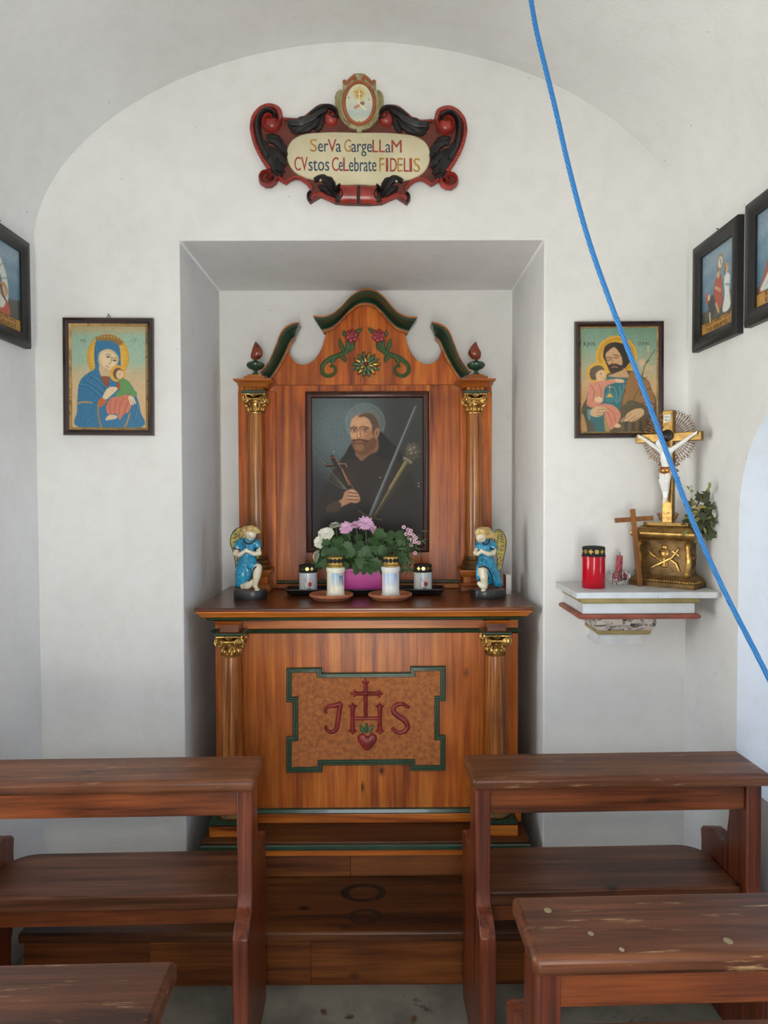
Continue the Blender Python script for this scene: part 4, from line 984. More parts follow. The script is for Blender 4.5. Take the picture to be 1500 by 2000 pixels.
    rib('roll_coil', 'black', [(640, 768), (618, 790), (612, 825), (628, 852), (650, 842), (652, 812), (638, 796), (628, 812)], lambda t: 9-4*t, 0.030, Y=YW-TH-0.004)
mm = MB(); mm.tube([K1((751, 762), YW-TH-0.03), K1((751, 815), YW-TH-0.032), K1((751, 868), YW-TH-0.024)], S1*8, 8); mm.build('roll_band', 'black', plq)
# cream lettered field
hc = [(752, 440), (600, 438), (490, 444), (410, 456), (352, 486), (322, 530), (315, 580), (326, 634), (360, 682), (420, 716), (484, 730), (550, 742), (600, 768), (640, 764), (752, 756)]
fc = catmull([(a, b, 0) for a, b in hc+m1(hc[1:-1])[::-1]], 3, True)
YT = YW-TH-0.010
m = MB(); pc = k1([(a, b) for a, b, _ in fc], YW-TH)
m.loft([[(p[0], YW-TH+0.002, p[1]) for p in pc], [(p[0], YT+0.004, p[1]) for p in pc], [(p[0], YT, p[1]) for p in offset_poly(pc, 0.004)]], True, True, True)
m.build('lettered_field', 'cream', plq, ang=60)
rows = [(553, 78, [('S', 455, 498, 'och'), ('er', 504, 566, 'blue'), ('V', 564, 616, 'red'), ('a', 613, 644, 'blue'), ('G', 664, 706, 'och'), ('arge', 708, 833, 'blue'), ('LL', 836, 912, 'red'), ('a', 916, 947, 'blue'), ('M', 952, 1014, 'red')]),
        (670, 86, [('CV', 360, 440, 'red'), ('stos', 446, 572, 'blue'), ('C', 589, 629, 'red'), ('e', 631, 655, 'blue'), ('L', 658, 692, 'red'), ('ebrate', 693, 860, 'blue'), ('F', 878, 908, 'och'), ('I', 918, 932, 'red'), ('D', 944, 984, 'red'), ('E', 988, 1021, 'och'), ('L', 1028, 1058, 'red'), ('I', 1062, 1077, 'red'), ('S', 1086, 1127, 'och')])]
for zb_, ch, segs in rows:
    for tx, a, b, c in segs:
        mm = MB(); A = K1((a, zb_), YT-0.0006); B = K1((b, zb_), YT-0.0006)
        text_into(mm, tx, A[0], B[0], (A[2]+B[2])/2, ch*S1, YT-0.0006, 0.00045); mm.build('lettering', 't_'+c, plq, recalc=False)
# medallion
K8 = lambda c, Y: U(620+c[0]*0.11333, 120+c[1]*0.11333, Y)
YM = YW-TH-0.012
ol = [(720, 200), (620, 205), (600, 250), (560, 300), (510, 350), (490, 310), (450, 310), (430, 350), (440, 390), (432, 430), (450, 470), (480, 482), (440, 485), (390, 478), (330, 520), (298, 600), (302, 720), (335, 850), (400, 980), (480, 1080), (560, 1140), (640, 1160), (680, 1165), (680, 1210), (720, 1225)]
olf = ol+[(1440-x, y+4) for x, y in ol[1:-1]][::-1]
m = MB(); m.prism([(K8(c, YM)[0], K8(c, YM)[2]) for c in olf], YM, YW-0.004); md = m.build('medallion', 'olive', plq, bevel=0.002)
m = MB(); el = [(720+262*math.cos(2*PI*i/40), 720+360*math.sin(2*PI*i/40)) for i in range(40)]
m.tube([K8(c, YM) for c in el+el[:1]], 34*0.11333*YW/F, 6); o_ = m.build('medallion_ring', 'brick', plq); o_.parent = md
for sg in (-1, 1):
    m = MB(); m.ribbon([(K8(c, YM)[0], K8(c, YM)[2]) for c in [(720+sg*330, 520), (720+sg*375, 640), (720+sg*355, 800), (720+sg*290, 960), (720+sg*180, 1090)]], lambda t: 0.0085*math.sin(PI*min(0.95, 0.15+0.75*t)), 0.006, YM, 2, 6); o_ = m.build('medallion_wing', 'olive', plq); o_.parent = md
    m = MB(); m.ribbon([(K8(c, YM)[0], K8(c, YM)[2]) for c in [(720+sg*60, 330), (720+sg*90, 260), (720+sg*150, 300), (720+sg*230, 380), (720+sg*265, 330)]], 0.006, 0.006, YM, 1, 6); o_ = m.build('medallion_curl', 'brick', plq); o_.parent = md
cv = Cv(480, 380, 960, 1060, 64, 90, '#d8d3ae'); cv.vgrad([(380, '#dcd7ac'), (700, '#d3d6c0'), (900, '#bcc6c0'), (1060, '#d5d2ae')])
for i in range(26):
    a = 2*PI*i/26; cv.line([(722+40*math.cos(a), 562+40*math.sin(a)), (722+118*math.cos(a), 562+130*math.sin(a))], 14, '#c79a35', w2=3, sm=0)
cv.ell(722, 562, 48, 55, '#b98d3c'); cv.line([(722, 510), (722, 690)], 18, '#efe8cc', sm=0); cv.line([(690, 562), (757, 562)], 16, '#efe8cc', sm=0)
cv.line([(650, 800), (790, 710)], 52, '#c98a76', sm=0); cv.line([(680, 680), (820, 830)], 34, '#e6dfbf', sm=0); cv.line([(760, 720), (785, 735)], 46, '#8a6a52', sm=0)
for i in range(12): cv.line([(560+30*i, 850), (545+32*i, 960)], 8, '#a7b3b4', soft=10, sm=0, a=0.7)
for c in ((545, 625), (885, 657), (648, 525), (720, 1035)): cv.ell(c[0], c[1], 10, 10, '#7a3a28')
A, B = K8((480, 380), YM), K8((960, 1060), YM)
ox, oz = plq.location.x, plq.location.z
def ovalmap(u, v):
    x = 2*u-1; y = 2*v-1
    X_ = x*math.sqrt(max(0, 1-y*y/2)); Y_ = y*math.sqrt(max(0, 1-x*x/2))
    return ((A[0]+B[0])/2-ox+X_*(B[0]-A[0])/2, YM-0.0012-plq.location.y, (A[2]+B[2])/2-oz-Y_*(A[2]-B[2])/2)
# colours are re-sampled so that the square grid laid onto the oval keeps the picture undistorted
uu, vv = np.meshgrid(np.linspace(-1, 1, cv.nx+1), np.linspace(-1, 1, cv.ny+1))
xx = uu*np.sqrt(np.maximum(0, 1-vv*vv/2)); yy = vv*np.sqrt(np.maximum(0, 1-uu*uu/2))
cv.im = cv.im[np.clip(((yy+1)/2*cv.ny).round().astype(int), 0, cv.ny), np.clip(((xx+1)/2*cv.nx).round().astype(int), 0, cv.nx)]
o_ = cv.mesh('medallion_painting', 'print', plq, ovalmap); o_.parent = md

# ================================================================== framed prints on the back wall
def frame_thing(name, label, w_, h_, loc, rz, rail, mat, slip=0.0, dep=0.022, nail=True, cat='picture'):
    t = thing(name, label, cat, loc, rz)
    rect = [(-w_/2, 0), (w_/2, 0), (w_/2, h_), (-w_/2, h_)]
    m = MB(); m.sweepc(rect, [(0, 0), (0, -dep*0.8), (rail*0.15, -dep), (rail*0.55, -dep), (rail*0.8, -dep*0.75), (rail, -dep*0.6), (rail, -0.004)]); m.build('frame', mat, t, shift=False)
    if slip:
        m = MB(); m.sweepc(offset_poly(rect, rail-0.001), [(0, -dep*0.58), (slip, -dep*0.42), (slip+0.0005, -0.004)]); m.build('slip', 'slip', t, shift=False)
    m = MB(); m.box(-w_/2+0.004, w_/2-0.004, -0.0045, -0.0005, 0.004, h_-0.004); m.build('backing', 'whitebox', t, shift=False)
    if nail:
        m = MB(); m.tube([(0, -0.002, h_-0.004), (-0.007, -0.004, h_+0.006), (0, -0.005, h_+0.012), (0.007, -0.004, h_+0.006), (0, -0.002, h_-0.004)], 0.0012, 5)
        m.tube([(0, 0.0, h_+0.010), (0, -0.014, h_+0.014)], 0.0016, 6); m.build('hanging_loop', 'metal', t, shift=False)
    return t
YQ = DW-0.0005
# -- mother in a blue cloak with a child (generic devotional print)
a = U(119, 620, YQ-0.02); b = U(299, 850, YQ-0.02); w_ = b[0]-a[0]; h_ = a[2]-b[2]
pic = frame_thing('framed_print', 'dark framed print of a haloed woman in blue cloak holding a child', w_, h_, ((a[0]+b[0])/2, YQ, b[2]), 0, 0.021, 'frame_dk', 0.010)
pic.rotation_euler = (0, R_(0.5), 0)
cv = Cv(235, 210, 1265, 1625, 150, 206, '#a9b89a')
cv.vgrad([(210, '#b09a6c'), (290, '#a7a583'), (340, '#93b09a'), (700, '#9cb6a0'), (850, '#bfae88'), (1150, '#cfae84'), (1625, '#cda878')])
cv.ell(740, 640, 295, 320, '#d9a83c', soft=8); cv.ell(740, 640, 290, 314, '#b98a2a', ring=5); 
for i in range(40):
    q_ = 2*PI*i/40; cv.ell(740+262*math.cos(q_), 640+285*math.sin(q_), 12, 12, '#b5842c', ring=3)
cv.poly([(590, 400), (560, 480), (548, 620), (555, 800), (480, 850), (380, 930), (330, 1030), (310, 1200), (305, 1400), (330, 1625), (1195, 1625), (1190, 1400), (1160, 1250), (1080, 1050), (960, 930), (920, 760), (915, 600), (890, 470), (800, 410), (700, 390)], '#2b6f96', soft=8)
cv.poly([(585, 405), (575, 360), (660, 335), (760, 325), (870, 360), (955, 430), (900, 475), (800, 420), (690, 412)], '#8d6a34', soft=8)
for i in range(8): cv.ell(610+44*i, 362-30*math.sin(PI*i/8)+6*i, 9, 14, '#c79a48')
cv.poly([(610, 620), (640, 560), (740, 525), (830, 560), (890, 650), (870, 740), (800, 810), (720, 850), (650, 820), (610, 720)], '#cdb188', soft=10)
cv.poly([(640, 600), (700, 560), (800, 580), (860, 680), (830, 760), (760, 820), (690, 800), (640, 700)], '#e0c8a0', soft=24)
cv.poly([(610, 800), (640, 760), (760, 820), (760, 900), (700, 930), (640, 900)], '#c9ac84', soft=14)
cv.poly([(640, 915), (750, 915), (760, 1000), (720, 1060), (660, 980)], '#8c4a34', soft=10)
for ex, ey in ((748, 640), (832, 690)):
    cv.line([(ex-32, ey), (ex, ey-14), (ex+30, ey+6)], 8, '#4a3526'); cv.ell(ex, ey, 11, 10, '#33261e'); cv.line([(ex-42, ey-30), (ex, ey-42), (ex+36, ey-22)], 7, '#5a4330')
cv.line([(795, 640), (775, 720), (750, 735)], 9, '#9a7350', soft=10); cv.line([(715, 765), (740, 772), (760, 785)], 10, '#a85f50', soft=8)
for l_ in ([(330, 1040), (450, 1060), (600, 1180), (720, 1300)], [(420, 980), (560, 1060), (700, 1180)], [(470, 900), (600, 980), (700, 1080)], [(350, 1500), (420, 1400), (560, 1320)], [(400, 1600), (480, 1480), (560, 1400)], [(1100, 1500), (1130, 1400), (1140, 1300)], [(560, 500), (575, 600), (570, 720)]):
    cv.line(l_, 14, '#1b4f72', soft=14, a=0.8); cv.line([(x+16, y-10) for x, y in l_], 8, '#5f9fb8', soft=10, a=0.7)
cv.line([(310, 1290), (400, 1270), (510, 1280)], 22, '#b08a4a'); cv.line([(600, 1300), (600, 1450), (640, 1625)], 22, '#a0783c'); cv.line([(1040, 1430), (1000, 1560), (960, 1625)], 22, '#b08a4a')
cv.poly([(760, 880), (790, 790), (870, 750), (950, 790), (985, 880), (940, 960), (860, 985), (790, 950)], '#d9a43e', soft=8)
cv.ell(880, 870, 70, 82, '#6a4a30', soft=14); cv.ell(905, 885, 52, 66, '#dcbd94', soft=12); cv.ell(905, 880, 7, 7, '#3a2a20'); cv.line([(930, 925), (950, 930)], 7, '#a05a48')
cv.poly([(880, 970), (960, 940), (1040, 990), (1080, 1080), (1140, 1130), (1130, 1190), (1010, 1160), (940, 1200), (850, 1190), (840, 1150), (900, 1100)], '#5d8f50', soft=10)
cv.poly([(870, 980), (905, 1010), (905, 1080), (865, 1090)], '#a8442c', soft=8)
cv.poly([(800, 1200), (900, 1190), (1010, 1160), (1100, 1200), (1080, 1290), (1030, 1400), (960, 1440), (900, 1520), (860, 1440), (740, 1440), (710, 1360), (740, 1260)], '#c9745a', soft=10)
for l_ in ([(780, 1240), (760, 1340), (770, 1430)], [(860, 1230), (830, 1340), (830, 1430)], [(960, 1220), (900, 1330), (890, 1440)], [(1030, 1240), (990, 1340), (960, 1430)]): cv.line(l_, 9, '#9a4c3a', soft=9)
cv.poly([(700, 1120), (760, 1060), (850, 1060), (870, 1090), (800, 1160), (720, 1230), (660, 1220)], '#dfc39a', soft=8); cv.poly([(600, 1250), (660, 1215), (720, 1260), (660, 1330), (610, 1330)], '#b8642e', soft=8)
for l_ in ([(1030, 1200), (1060, 1300)], [(1050, 1190), (1090, 1295)], [(1080, 1200), (1120, 1280)]): cv.line(l_, 24, '#dfc8a4', sm=0)
cv.poly([(700, 1520), (750, 1450), (860, 1460), (850, 1500), (760, 1520)], '#d8bb92', soft=8)
cv.noise(0.025, 5); cv.flat('print', 'print', pic, -w_/2+0.0305, w_/2-0.0305, 0.0305, h_-0.0305, -0.009)
for tx, cx0, cx1, cb, ch in (('ME', 358, 440, 440, 55), ('CY', 1055, 1145, 430, 50)):
    mm = MB(); f2 = lambda x: -w_/2+0.0305+(w_-0.061)*(x-235)/1030; g2 = lambda y: h_-0.0305-(h_-0.061)*(y-210)/1415
    text_into(mm, tx, f2(cx0), f2(cx1), g2(cb), (h_-0.061)*ch/1415, -0.0094); mm.build('lettering', 't_grey', pic, shift=False, recalc=False)
# -- bearded man with a child, orb and lily
a = U(1125, 627, YQ-0.02); b = U(1297, 855, YQ-0.02); w_ = b[0]-a[0]; h_ = a[2]-b[2]
pic = frame_thing('framed_print', 'dark framed print of a haloed bearded man holding a child with an orb', w_, h_, ((a[0]+b[0])/2, YQ, b[2]), 0, 0.019, 'frame_dk', 0.006)
pic.rotation_euler = (0, R_(-0.3), 0)
cv = Cv(215, 210, 1285, 1745, 146, 210, '#a9b89a')
cv.vgrad([(210, '#6f8f78'), (500, '#84a08a'), (800, '#b0a988'), (1000, '#c6a67c'), (1300, '#c89a62'), (1745, '#c09058')])
cv.ell(715, 620, 290, 300, '#d9a32c', soft=8); cv.ell(715, 620, 240, 250, '#bd8a24', ring=22, soft=10, a=0.8); cv.ell(450, 870, 160, 155, '#d7a536', soft=8)
cv.poly([(215, 1420), (290, 1250), (330, 1100), (560, 980), (600, 880), (900, 840), (1000, 880), (1160, 980), (1230, 1150), (1285, 1300), (1285, 1745), (240, 1745)], '#5a4a34', soft=10)
cv.poly([(590, 920), (900, 930), (860, 1100), (800, 1340), (640, 1560), (300, 1600), (300, 1400), (540, 1150)], '#2f6870', soft=12)
for l_ in ([(760, 1060), (770, 1200), (720, 1320)], [(820, 1040), (800, 1180), (770, 1300)], [(680, 1080), (720, 1200), (700, 1300)]): cv.line(l_, 14, '#6d9ea0', soft=14, a=0.8)
cv.poly([(900, 880), (1000, 870), (1150, 980), (1220, 1130), (1270, 1340), (1200, 1420), (1080, 1330), (900, 1280), (790, 1380), (820, 1160)], '#94693a', soft=12)
for l_ in ([(1200, 1110), (1100, 1140), (1060, 1200)], [(1270, 1350), (1180, 1310), (1080, 1330)], [(840, 1120), (800, 1250), (795, 1370)]): cv.line(l_, 14, '#5b3c1e', soft=14)
cv.poly([(240, 1400), (330, 1380), (360, 1500), (330, 1745), (250, 1745)], '#4d4a30', soft=12); cv.poly([(400, 1530), (520, 1520), (560, 1745), (420, 1745)], '#2f6468', soft=20); cv.poly([(540, 1500), (620, 1520), (620, 1745), (560, 1745)], '#a88650', soft=16)
cv.poly([(215, 1500), (250, 1500), (300, 1745), (215, 1745)], '#b98a5a', soft=10)
for i in range(9): cv.line([(800+52*i, 1600), (790+54*i, 1745)], 22, ('#7a6038', '#33302c')[i % 2], soft=18, sm=0, a=0.8)
cv.poly([(530, 560), (560, 470), (650, 420), (760, 425), (850, 480), (880, 600), (920, 640), (900, 720), (850, 790), (800, 860), (700, 890), (630, 860), (590, 780), (560, 700), (530, 640)], '#2c241c', soft=10)
cv.poly([(560, 600), (600, 545), (680, 490), (740, 545), (790, 640), (800, 740), (760, 790), (640, 790), (580, 700)], '#c99e74', soft=10)
cv.poly([(600, 760), (690, 730), (790, 760), (820, 720), (810, 830), (740, 880), (660, 870), (620, 830)], '#3a2d22', soft=14); cv.line([(650, 790), (690, 780), (730, 790)], 14, '#b07a62', soft=8)
for ex, ey in ((603, 672), (715, 640)): cv.line([(ex-34, ey+6), (ex, ey+14), (ex+34, ey)], 9, '#3a281c'); cv.line([(ex-44, ey-30), (ex, ey-34), (ex+44, ey-24)], 10, '#44301f'); cv.ell(ex, ey-6, 32, 14, '#b2845c', soft=12, a=0.8)
cv.line([(650, 640), (660, 720), (690, 745)], 11, '#94683f', soft=10)
cv.poly([(600, 920), (680, 880), (800, 830), (830, 800), (890, 930), (760, 940)], '#c39a70', soft=12)
cv.poly([(335, 900), (350, 810), (420, 765), (500, 765), (545, 830), (500, 830), (440, 860), (440, 960), (370, 970)], '#5f5240', soft=12); cv.poly([(430, 870), (500, 825), (550, 850), (560, 930), (520, 990), (450, 1000), (425, 930)], '#dcb48c', soft=10)
cv.ell(497, 885, 9, 8, '#3a2a1e'); cv.line([(520, 950), (545, 945)], 8, '#a65c4c')
cv.poly([(330, 1040), (420, 1000), (560, 980), (660, 960), (740, 970), (720, 1010), (580, 1060), (540, 1150), (520, 1300), (420, 1350), (310, 1330), (300, 1230)], '#d08a70', soft=10)
cv.poly([(700, 960), (800, 970), (830, 1010), (760, 1020), (700, 1005)], '#dcb48c', soft=8)
cv.poly([(300, 1300), (430, 1340), (560, 1330), (680, 1360), (770, 1460), (770, 1560), (720, 1640), (640, 1720), (600, 1640), (560, 1540), (520, 1420), (320, 1370)], '#cf8468', soft=10)
for l_ in ([(360, 1060), (400, 1150), (380, 1290)], [(470, 1050), (500, 1160), (480, 1290)], [(600, 1400), (680, 1480), (700, 1600)], [(560, 1420), (620, 1520), (650, 1640)]): cv.line(l_, 10, '#a4573f', soft=10)
cv.ell(620, 1225, 80, 85, '#3d7a7c', soft=8); cv.poly([(570, 1230), (620, 1170), (675, 1230)], '#d9a93a', sm=0); cv.line([(620, 1060), (620, 1140)], 9, '#d8bb7a', sm=0); cv.line([(588, 1080), (655, 1080)], 8, '#d8bb7a', sm=0)
cv.ell(460, 1265, 58, 42, '#e0bc96', soft=8)
cv.poly([(330, 1440), (400, 1385), (500, 1370), (610, 1420), (540, 1450), (520, 1500), (430, 1525), (350, 1500)], '#cfa97e', soft=8); cv.poly([(300, 1420), (335, 1420), (350, 1570), (310, 1540)], '#4f8f94', soft=8)
for l_ in ([(450, 1420), (590, 1410)], [(440, 1460), (560, 1455)], [(430, 1500), (530, 1495)]): cv.line(l_, 7, '#7d5636', sm=0)
cv.poly([(780, 1590), (880, 1470), (980, 1410), (1090, 1410), (1100, 1500), (960, 1600), (880, 1590), (800, 1600)], '#cfa97e', soft=8)
for l_ in ([(800, 1590), (930, 1480)], [(880, 1600), (980, 1510)], [(930, 1605), (1030, 1530)]): cv.line(l_, 7, '#7d5636', sm=0)
cv.poly([(680, 1660), (740, 1620), (780, 1670), (720, 1690)], '#dcb48c', soft=8)
cv.line([(780, 1660), (900, 1380), (1050, 1080), (1090, 900), (1130, 740), (1260, 540)], 10, '#4d5a34', soft=6); cv.line([(1165, 480), (1165, 640)], 26, '#c9b08a', w2=8, sm=0); cv.ell(1080, 720, 45, 55, '#cbb08c', soft=20); cv.ell(1190, 800, 60, 40, '#c9ac84', soft=26, a=0.8)
for l_ in ([(1085, 960), (1080, 850)], [(1090, 985), (1160, 930)], [(1140, 720), (1195, 680)], [(870, 1400), (885, 1300)], [(930, 1340), (990, 1320)]): cv.line(l_, 24, '#4f5f3a', w2=4, sm=0)
cv.noise(0.025, 6); cv.flat('print', 'print', pic, -w_/2+0.0245, w_/2-0.0245, 0.0245, h_-0.0245, -0.009)
f2 = lambda x: -w_/2+0.0245+(w_-0.049)*(x-215)/1070; g2 = lambda y: h_-0.0245-(h_-0.049)*(y-210)/1535
for tx, cx0, cx1, cb in (('8.JOS', 245, 415, 462), ('O.P.N.', 1018, 1185, 465)):
    mm = MB(); text_into(mm, tx, f2(cx0), f2(cx1), g2(cb), (h_-0.049)*52/1535, -0.0094); mm.build('lettering', 't_dark', pic, shift=False, recalc=False)

# ================================================================== small painted stations on the side walls
def station(label, X, sgn, y_far, y_near, z0, z1, paint, l1, l2, tf=(0.12, 0.9)):
    w_ = y_far-y_near; h_ = z1-z0
    t = frame_thing('station_picture', label, w_, h_, (X, (y_far+y_near)/2, z0), R_(-90) if sgn > 0 else R_(90), 0.048, 'frame_blk', 0.0, 0.026)
    cv = Cv(0, 0, 100, 130, 72, 92, '#5d7a8e'); paint(cv); cv.noise(0.02, 9)
    q0 = 0.046; cv.flat('painting', 'print', t, -w_/2+q0, w_/2-q0, q0, h_-q0, -0.008)
    iw, ih = w_-2*q0, h_-2*q0
    for k_, tx in enumerate((l1, l2)):
        mm = MB(); b0 = q0+ih*(0.105-0.075*k_); a0 = tf[0]+0.02*k_
        text_into(mm, tx, -w_/2+q0+iw*a0, -w_/2+q0+iw*tf[1], b0, ih*0.052, -0.0086); mm.build('lettering', 't_dark', t, shift=False, recalc=False)
    return t
def sky(cv, g=94):
    cv.vgrad([(0, '#7f95a2'), (40, '#64859c'), (75, '#54788f'), (100, '#4f7085'), (130, '#4f7085')])
    cv.line([(0, 30), (40, 22), (100, 12)], 16, '#9aacb4', soft=18, a=0.5); cv.line([(0, 60), (50, 48), (100, 44)], 12, '#8aa3ae', soft=16, a=0.4)
    cv.poly([(-5, g), (30, g-3), (70, g-12), (105, g-14), (105, 114), (-5, 114)], '#45473a', soft=2)
    cv.poly([(-5, 111), (105, 111), (105, 135), (-5, 135)], '#b8853a', sm=0, soft=1)
def p1(cv):
    sky(cv); cv.ell(58, 27, 11, 13, '#8a7a62', soft=3); cv.ell(58, 27, 7, 9, '#cfcab8', soft=2); cv.line([(58, 22), (60, 31)], 2, '#6b5a48', sm=0)
    cv.poly([(38, 60), (48, 44), (60, 46), (64, 60), (64, 92), (52, 98), (40, 78)], '#a8442a', soft=2); cv.ell(52, 44, 5, 6, '#c9a484'); cv.poly([(47, 40), (51, 31), (57, 39)], '#8a6a48', sm=0); cv.line([(44, 62), (58, 70)], 5, '#c99a70', sm=0)
    cv.ell(77, 42, 7, 8, '#b98a4c', soft=2); cv.poly([(72, 52), (80, 50), (88, 58), (86, 76), (90, 100), (80, 108), (66, 104), (72, 80), (70, 62)], '#d6d8d2', soft=2); cv.ell(77, 44, 4, 6, '#c9a484'); cv.line([(74, 40), (72, 50)], 3, '#4a3020', sm=0); cv.line([(74, 66), (86, 70)], 3, '#8f9896', sm=0)
    cv.poly([(20, 78), (34, 70), (44, 84), (42, 100), (30, 108), (24, 96)], '#33302e', soft=2); cv.ell(17, 72, 5, 9, '#b04a2c'); cv.ell(23, 72, 4, 5, '#d0c2ac'); cv.line([(26, 98), (28, 112)], 4, '#cdb79a', sm=0); cv.line([(46, 88), (54, 102)], 5, '#c7a06a', sm=0)
def p2(cv):
    sky(cv, 102); cv.ell(46, 44, 9, 11, '#a88a5c', soft=2); cv.ell(49, 46, 6, 8, '#caa588', soft=2); cv.line([(42, 38), (40, 58)], 5, '#3f2a1c'); cv.line([(44, 37), (52, 38)], 4, '#3f2a1c')
    cv.poly([(30, 62), (44, 56), (60, 60), (64, 80), (52, 78), (40, 84), (18, 108), (4, 108), (20, 84)], '#a5452f', soft=2); cv.line([(28, 42), (33, 66)], 4, '#d8c6ae', sm=0)
    cv.poly([(42, 72), (56, 72), (66, 104), (10, 108), (24, 90)], '#ccd0ca', soft=2)
    for i in range(6): cv.line([(44+2*i, 78), (22+8*i, 104)], 1.4, '#8b9696', sm=0)
    cv.line([(66, 20), (74, 106)], 8, '#6b4a2c', sm=0); cv.line([(40, 30), (100, 26)], 8, '#6b4a2c', sm=0)
def p3(cv):
    sky(cv, 96)
    cv.ell(8, 74, 62, 66, '#cfd3c6', soft=2); cv.ell(6, 76, 50, 54, '#4f7088', soft=2)
    for i in range(7):
        a = R_(-75+19*i); cv.line([(8+48*math.cos(a), 74+50*math.sin(a)), (8+64*math.cos(a), 74+68*math.sin(a))], 1.6, '#7a7c6c', sm=0)
    cv.ell(58, 74, 10, 12, '#b58a58', soft=2); cv.ell(58, 77, 6, 8, '#c9a484'); cv.line([(52, 70), (56, 82), (64, 90)], 4, '#40281c')
    cv.poly([(52, 84), (64, 92), (66, 102), (40, 106), (-2, 108), (-2, 88), (20, 96), (36, 78)], '#d3d3c6', soft=2)
    cv.poly([(66, 88), (74, 108), (50, 112), (20, 110), (-2, 112), (-2, 103), (30, 104), (56, 102)], '#b4452a', soft=2)
    cv.poly([(-5, 111), (105, 111), (105, 135), (-5, 135)], '#b8853a', sm=0, soft=1)
s1a = UX(1354, 590, XR-0.02); s1b = UX(1441, 540, XR-0.02)
z1 = UX(1354, 487, XR-0.02)[2]; z0 = UX(1354, 689, XR-0.02)[2]
station('black framed station picture with three figures, the farther of the two on the right wall', XR-0.0005, 1, s1a[1], s1b[1], z0, z1, p1, 'JESUS WIRD ZUM', 'TOD VERURTEILT')
s2a = UX(1456, 520, XR-0.02)[1]
station('black framed station picture of a red-cloaked figure, cut off by the right edge', XR-0.0005, 1, s2a, s2a-(s1a[1]-s1b[1]), z0+0.005, z1+0.008, p2, 'JESUS NIMMT DAS', 'KREUZ AUF SICH', (0.2, 0.92))
s3 = UX(58, 580, XL+0.02)
station('black framed station picture of a burial scene on the left wall', XL+0.0005, -1, s3[1], s3[1]-0.36, UX(58, 681, XL+0.02)[2], UX(52, 472, XL+0.02)[2], p3, 'JESUS WIRD IN DAS', 'GRAB GELEGT', (0.06, 0.88))
# ================================================================== things on the altar table
def on_table(px, Y): return (U(px, 1150, Y)[0], Y, ZT)
# -- terracotta saucers
def saucer(px, Y, label):
    m = MB(); m.lathe([(0.066, 0), (0.072, 0.003), (0.084, 0.016), (0.0885, 0.017), (0.0895, 0.024), (0.086, 0.027), (0.081, 0.025), (0.070, 0.010), (0.064, 0.008), (0.0, 0.008)], seg=36, cap0=True, cap1=False)
    o = m.build('plant_saucer', 'terra', None); o.location = on_table(px, Y); tag(o, label, 'saucer', 'terracotta saucers on the altar'); return o
saucer(647, 2.895, 'terracotta saucer under the tall candle with a robed figure'); saucer(762, 2.895, 'terracotta saucer under the tall candle with a pale cross')
# -- candles
def cyl_patch(cv, name, par, r, a0, a1, z0, z1):
    return cv.mesh(name, 'print', par, lambda u, v: (r*math.sin(a0+(a1-a0)*u), -r*math.cos(a0+(a1-a0)*u), z1+(z0-z1)*v))
def candle(name, label, px, Y, zofs, r, h, hl, body, lidmat, cv=None, a=(-1, 1), zr=(0.1, 0.9), holes='gold', group=None, waist=True):
    p = on_table(px, Y) if not isinstance(px, tuple) else px
    t = thing(name, label, 'candle', (p[0], p[1], p[2]+zofs), 0, group)
    m = MB()
    if waist: prof = [(r*1.03, 0), (r*1.05, 0.003), (r*1.05, 0.014), (r*0.96, 0.020), (r*0.95, h-0.022), (r*1.03, h-0.016), (r*1.04, h-0.004), (r*0.98, h)]
    else: prof = [(r*0.95, 0), (r*0.98, 0.002), (r*0.98, h-0.003), (r*1.03, h-0.002), (r*1.03, h)]
    m.lathe(prof, seg=36); m.build('candle_body', body, t, shift=False)
    lr = r*0.98 if waist else r*0.97
    m = MB()
    if waist: m.lathe([(lr*1.0, h), (lr*1.03, h+0.002), (lr*0.98, h+0.006), (lr*1.02, h+0.010), (lr*0.93, h+0.014), (lr*0.94, h+hl-0.003), (lr*0.88, h+hl), (lr*0.80, h+hl-0.002), (0, h+hl-0.006)], seg=36, cap1=False)
    else: m.lathe([(lr*1.04, h), (lr*1.05, h+0.003), (lr*1.0, h+0.005), (lr*1.0, h+hl-0.006), (lr*0.96, h+hl-0.002), (lr*0.7, h+hl), (0, h+hl-0.001)], seg=36, cap1=False)
    lid = m.build('lid', lidmat, t, shift=False)
    zz = h+0.014+(hl-0.016)/2 if waist else h+0.005+(hl-0.010)/2
    rl = (lr*0.94 if waist else lr*1.0)+0.0007; s_ = (hl-0.016)*0.36 if waist else (hl-0.010)*0.32
    hm = M['wick'] if holes == 'dark' else M['brass']
    for k_ in range(12):
        an = 2*PI*k_/12; m = MB(); pts = []
        if (k_ % 2 == 0) or holes == 'dark':
            pts = [(s_*math.cos(2*PI*i/12), s_*math.sin(2*PI*i/12)) for i in range(12)]
        else:
            q = s_*0.32; pts = [(-q, -s_), (q, -s_), (q, -q), (s_, -q), (s_, q), (q, q), (q, s_), (-q, s_), (-q, q), (-s_, q), (-s_, -q), (-q, -q)]
        v = []
        for (x, z) in pts:
            aa = an+x/rl; v.append((rl*math.sin(aa), -rl*math.cos(aa), zz+z))
        m.add(v, [tuple(range(len(v)))]); o = m.build('lid_hole' if holes == 'dark' else 'lid_ornament', hm, t, shift=False, recalc=False); o.parent = lid
    if cv: cyl_patch(cv, 'label_print', t, r*(0.953 if waist else 0.983), a[0], a[1], zr[0]*h, zr[1]*h)
    return t
cv = Cv(0, 0, 100, 160, 40, 64, '#a9bfd0'); cv.vgrad([(0, '#8fb0cc'), (60, '#b3c6d3'), (110, '#c9cfd0'), (160, '#9cc0da')])
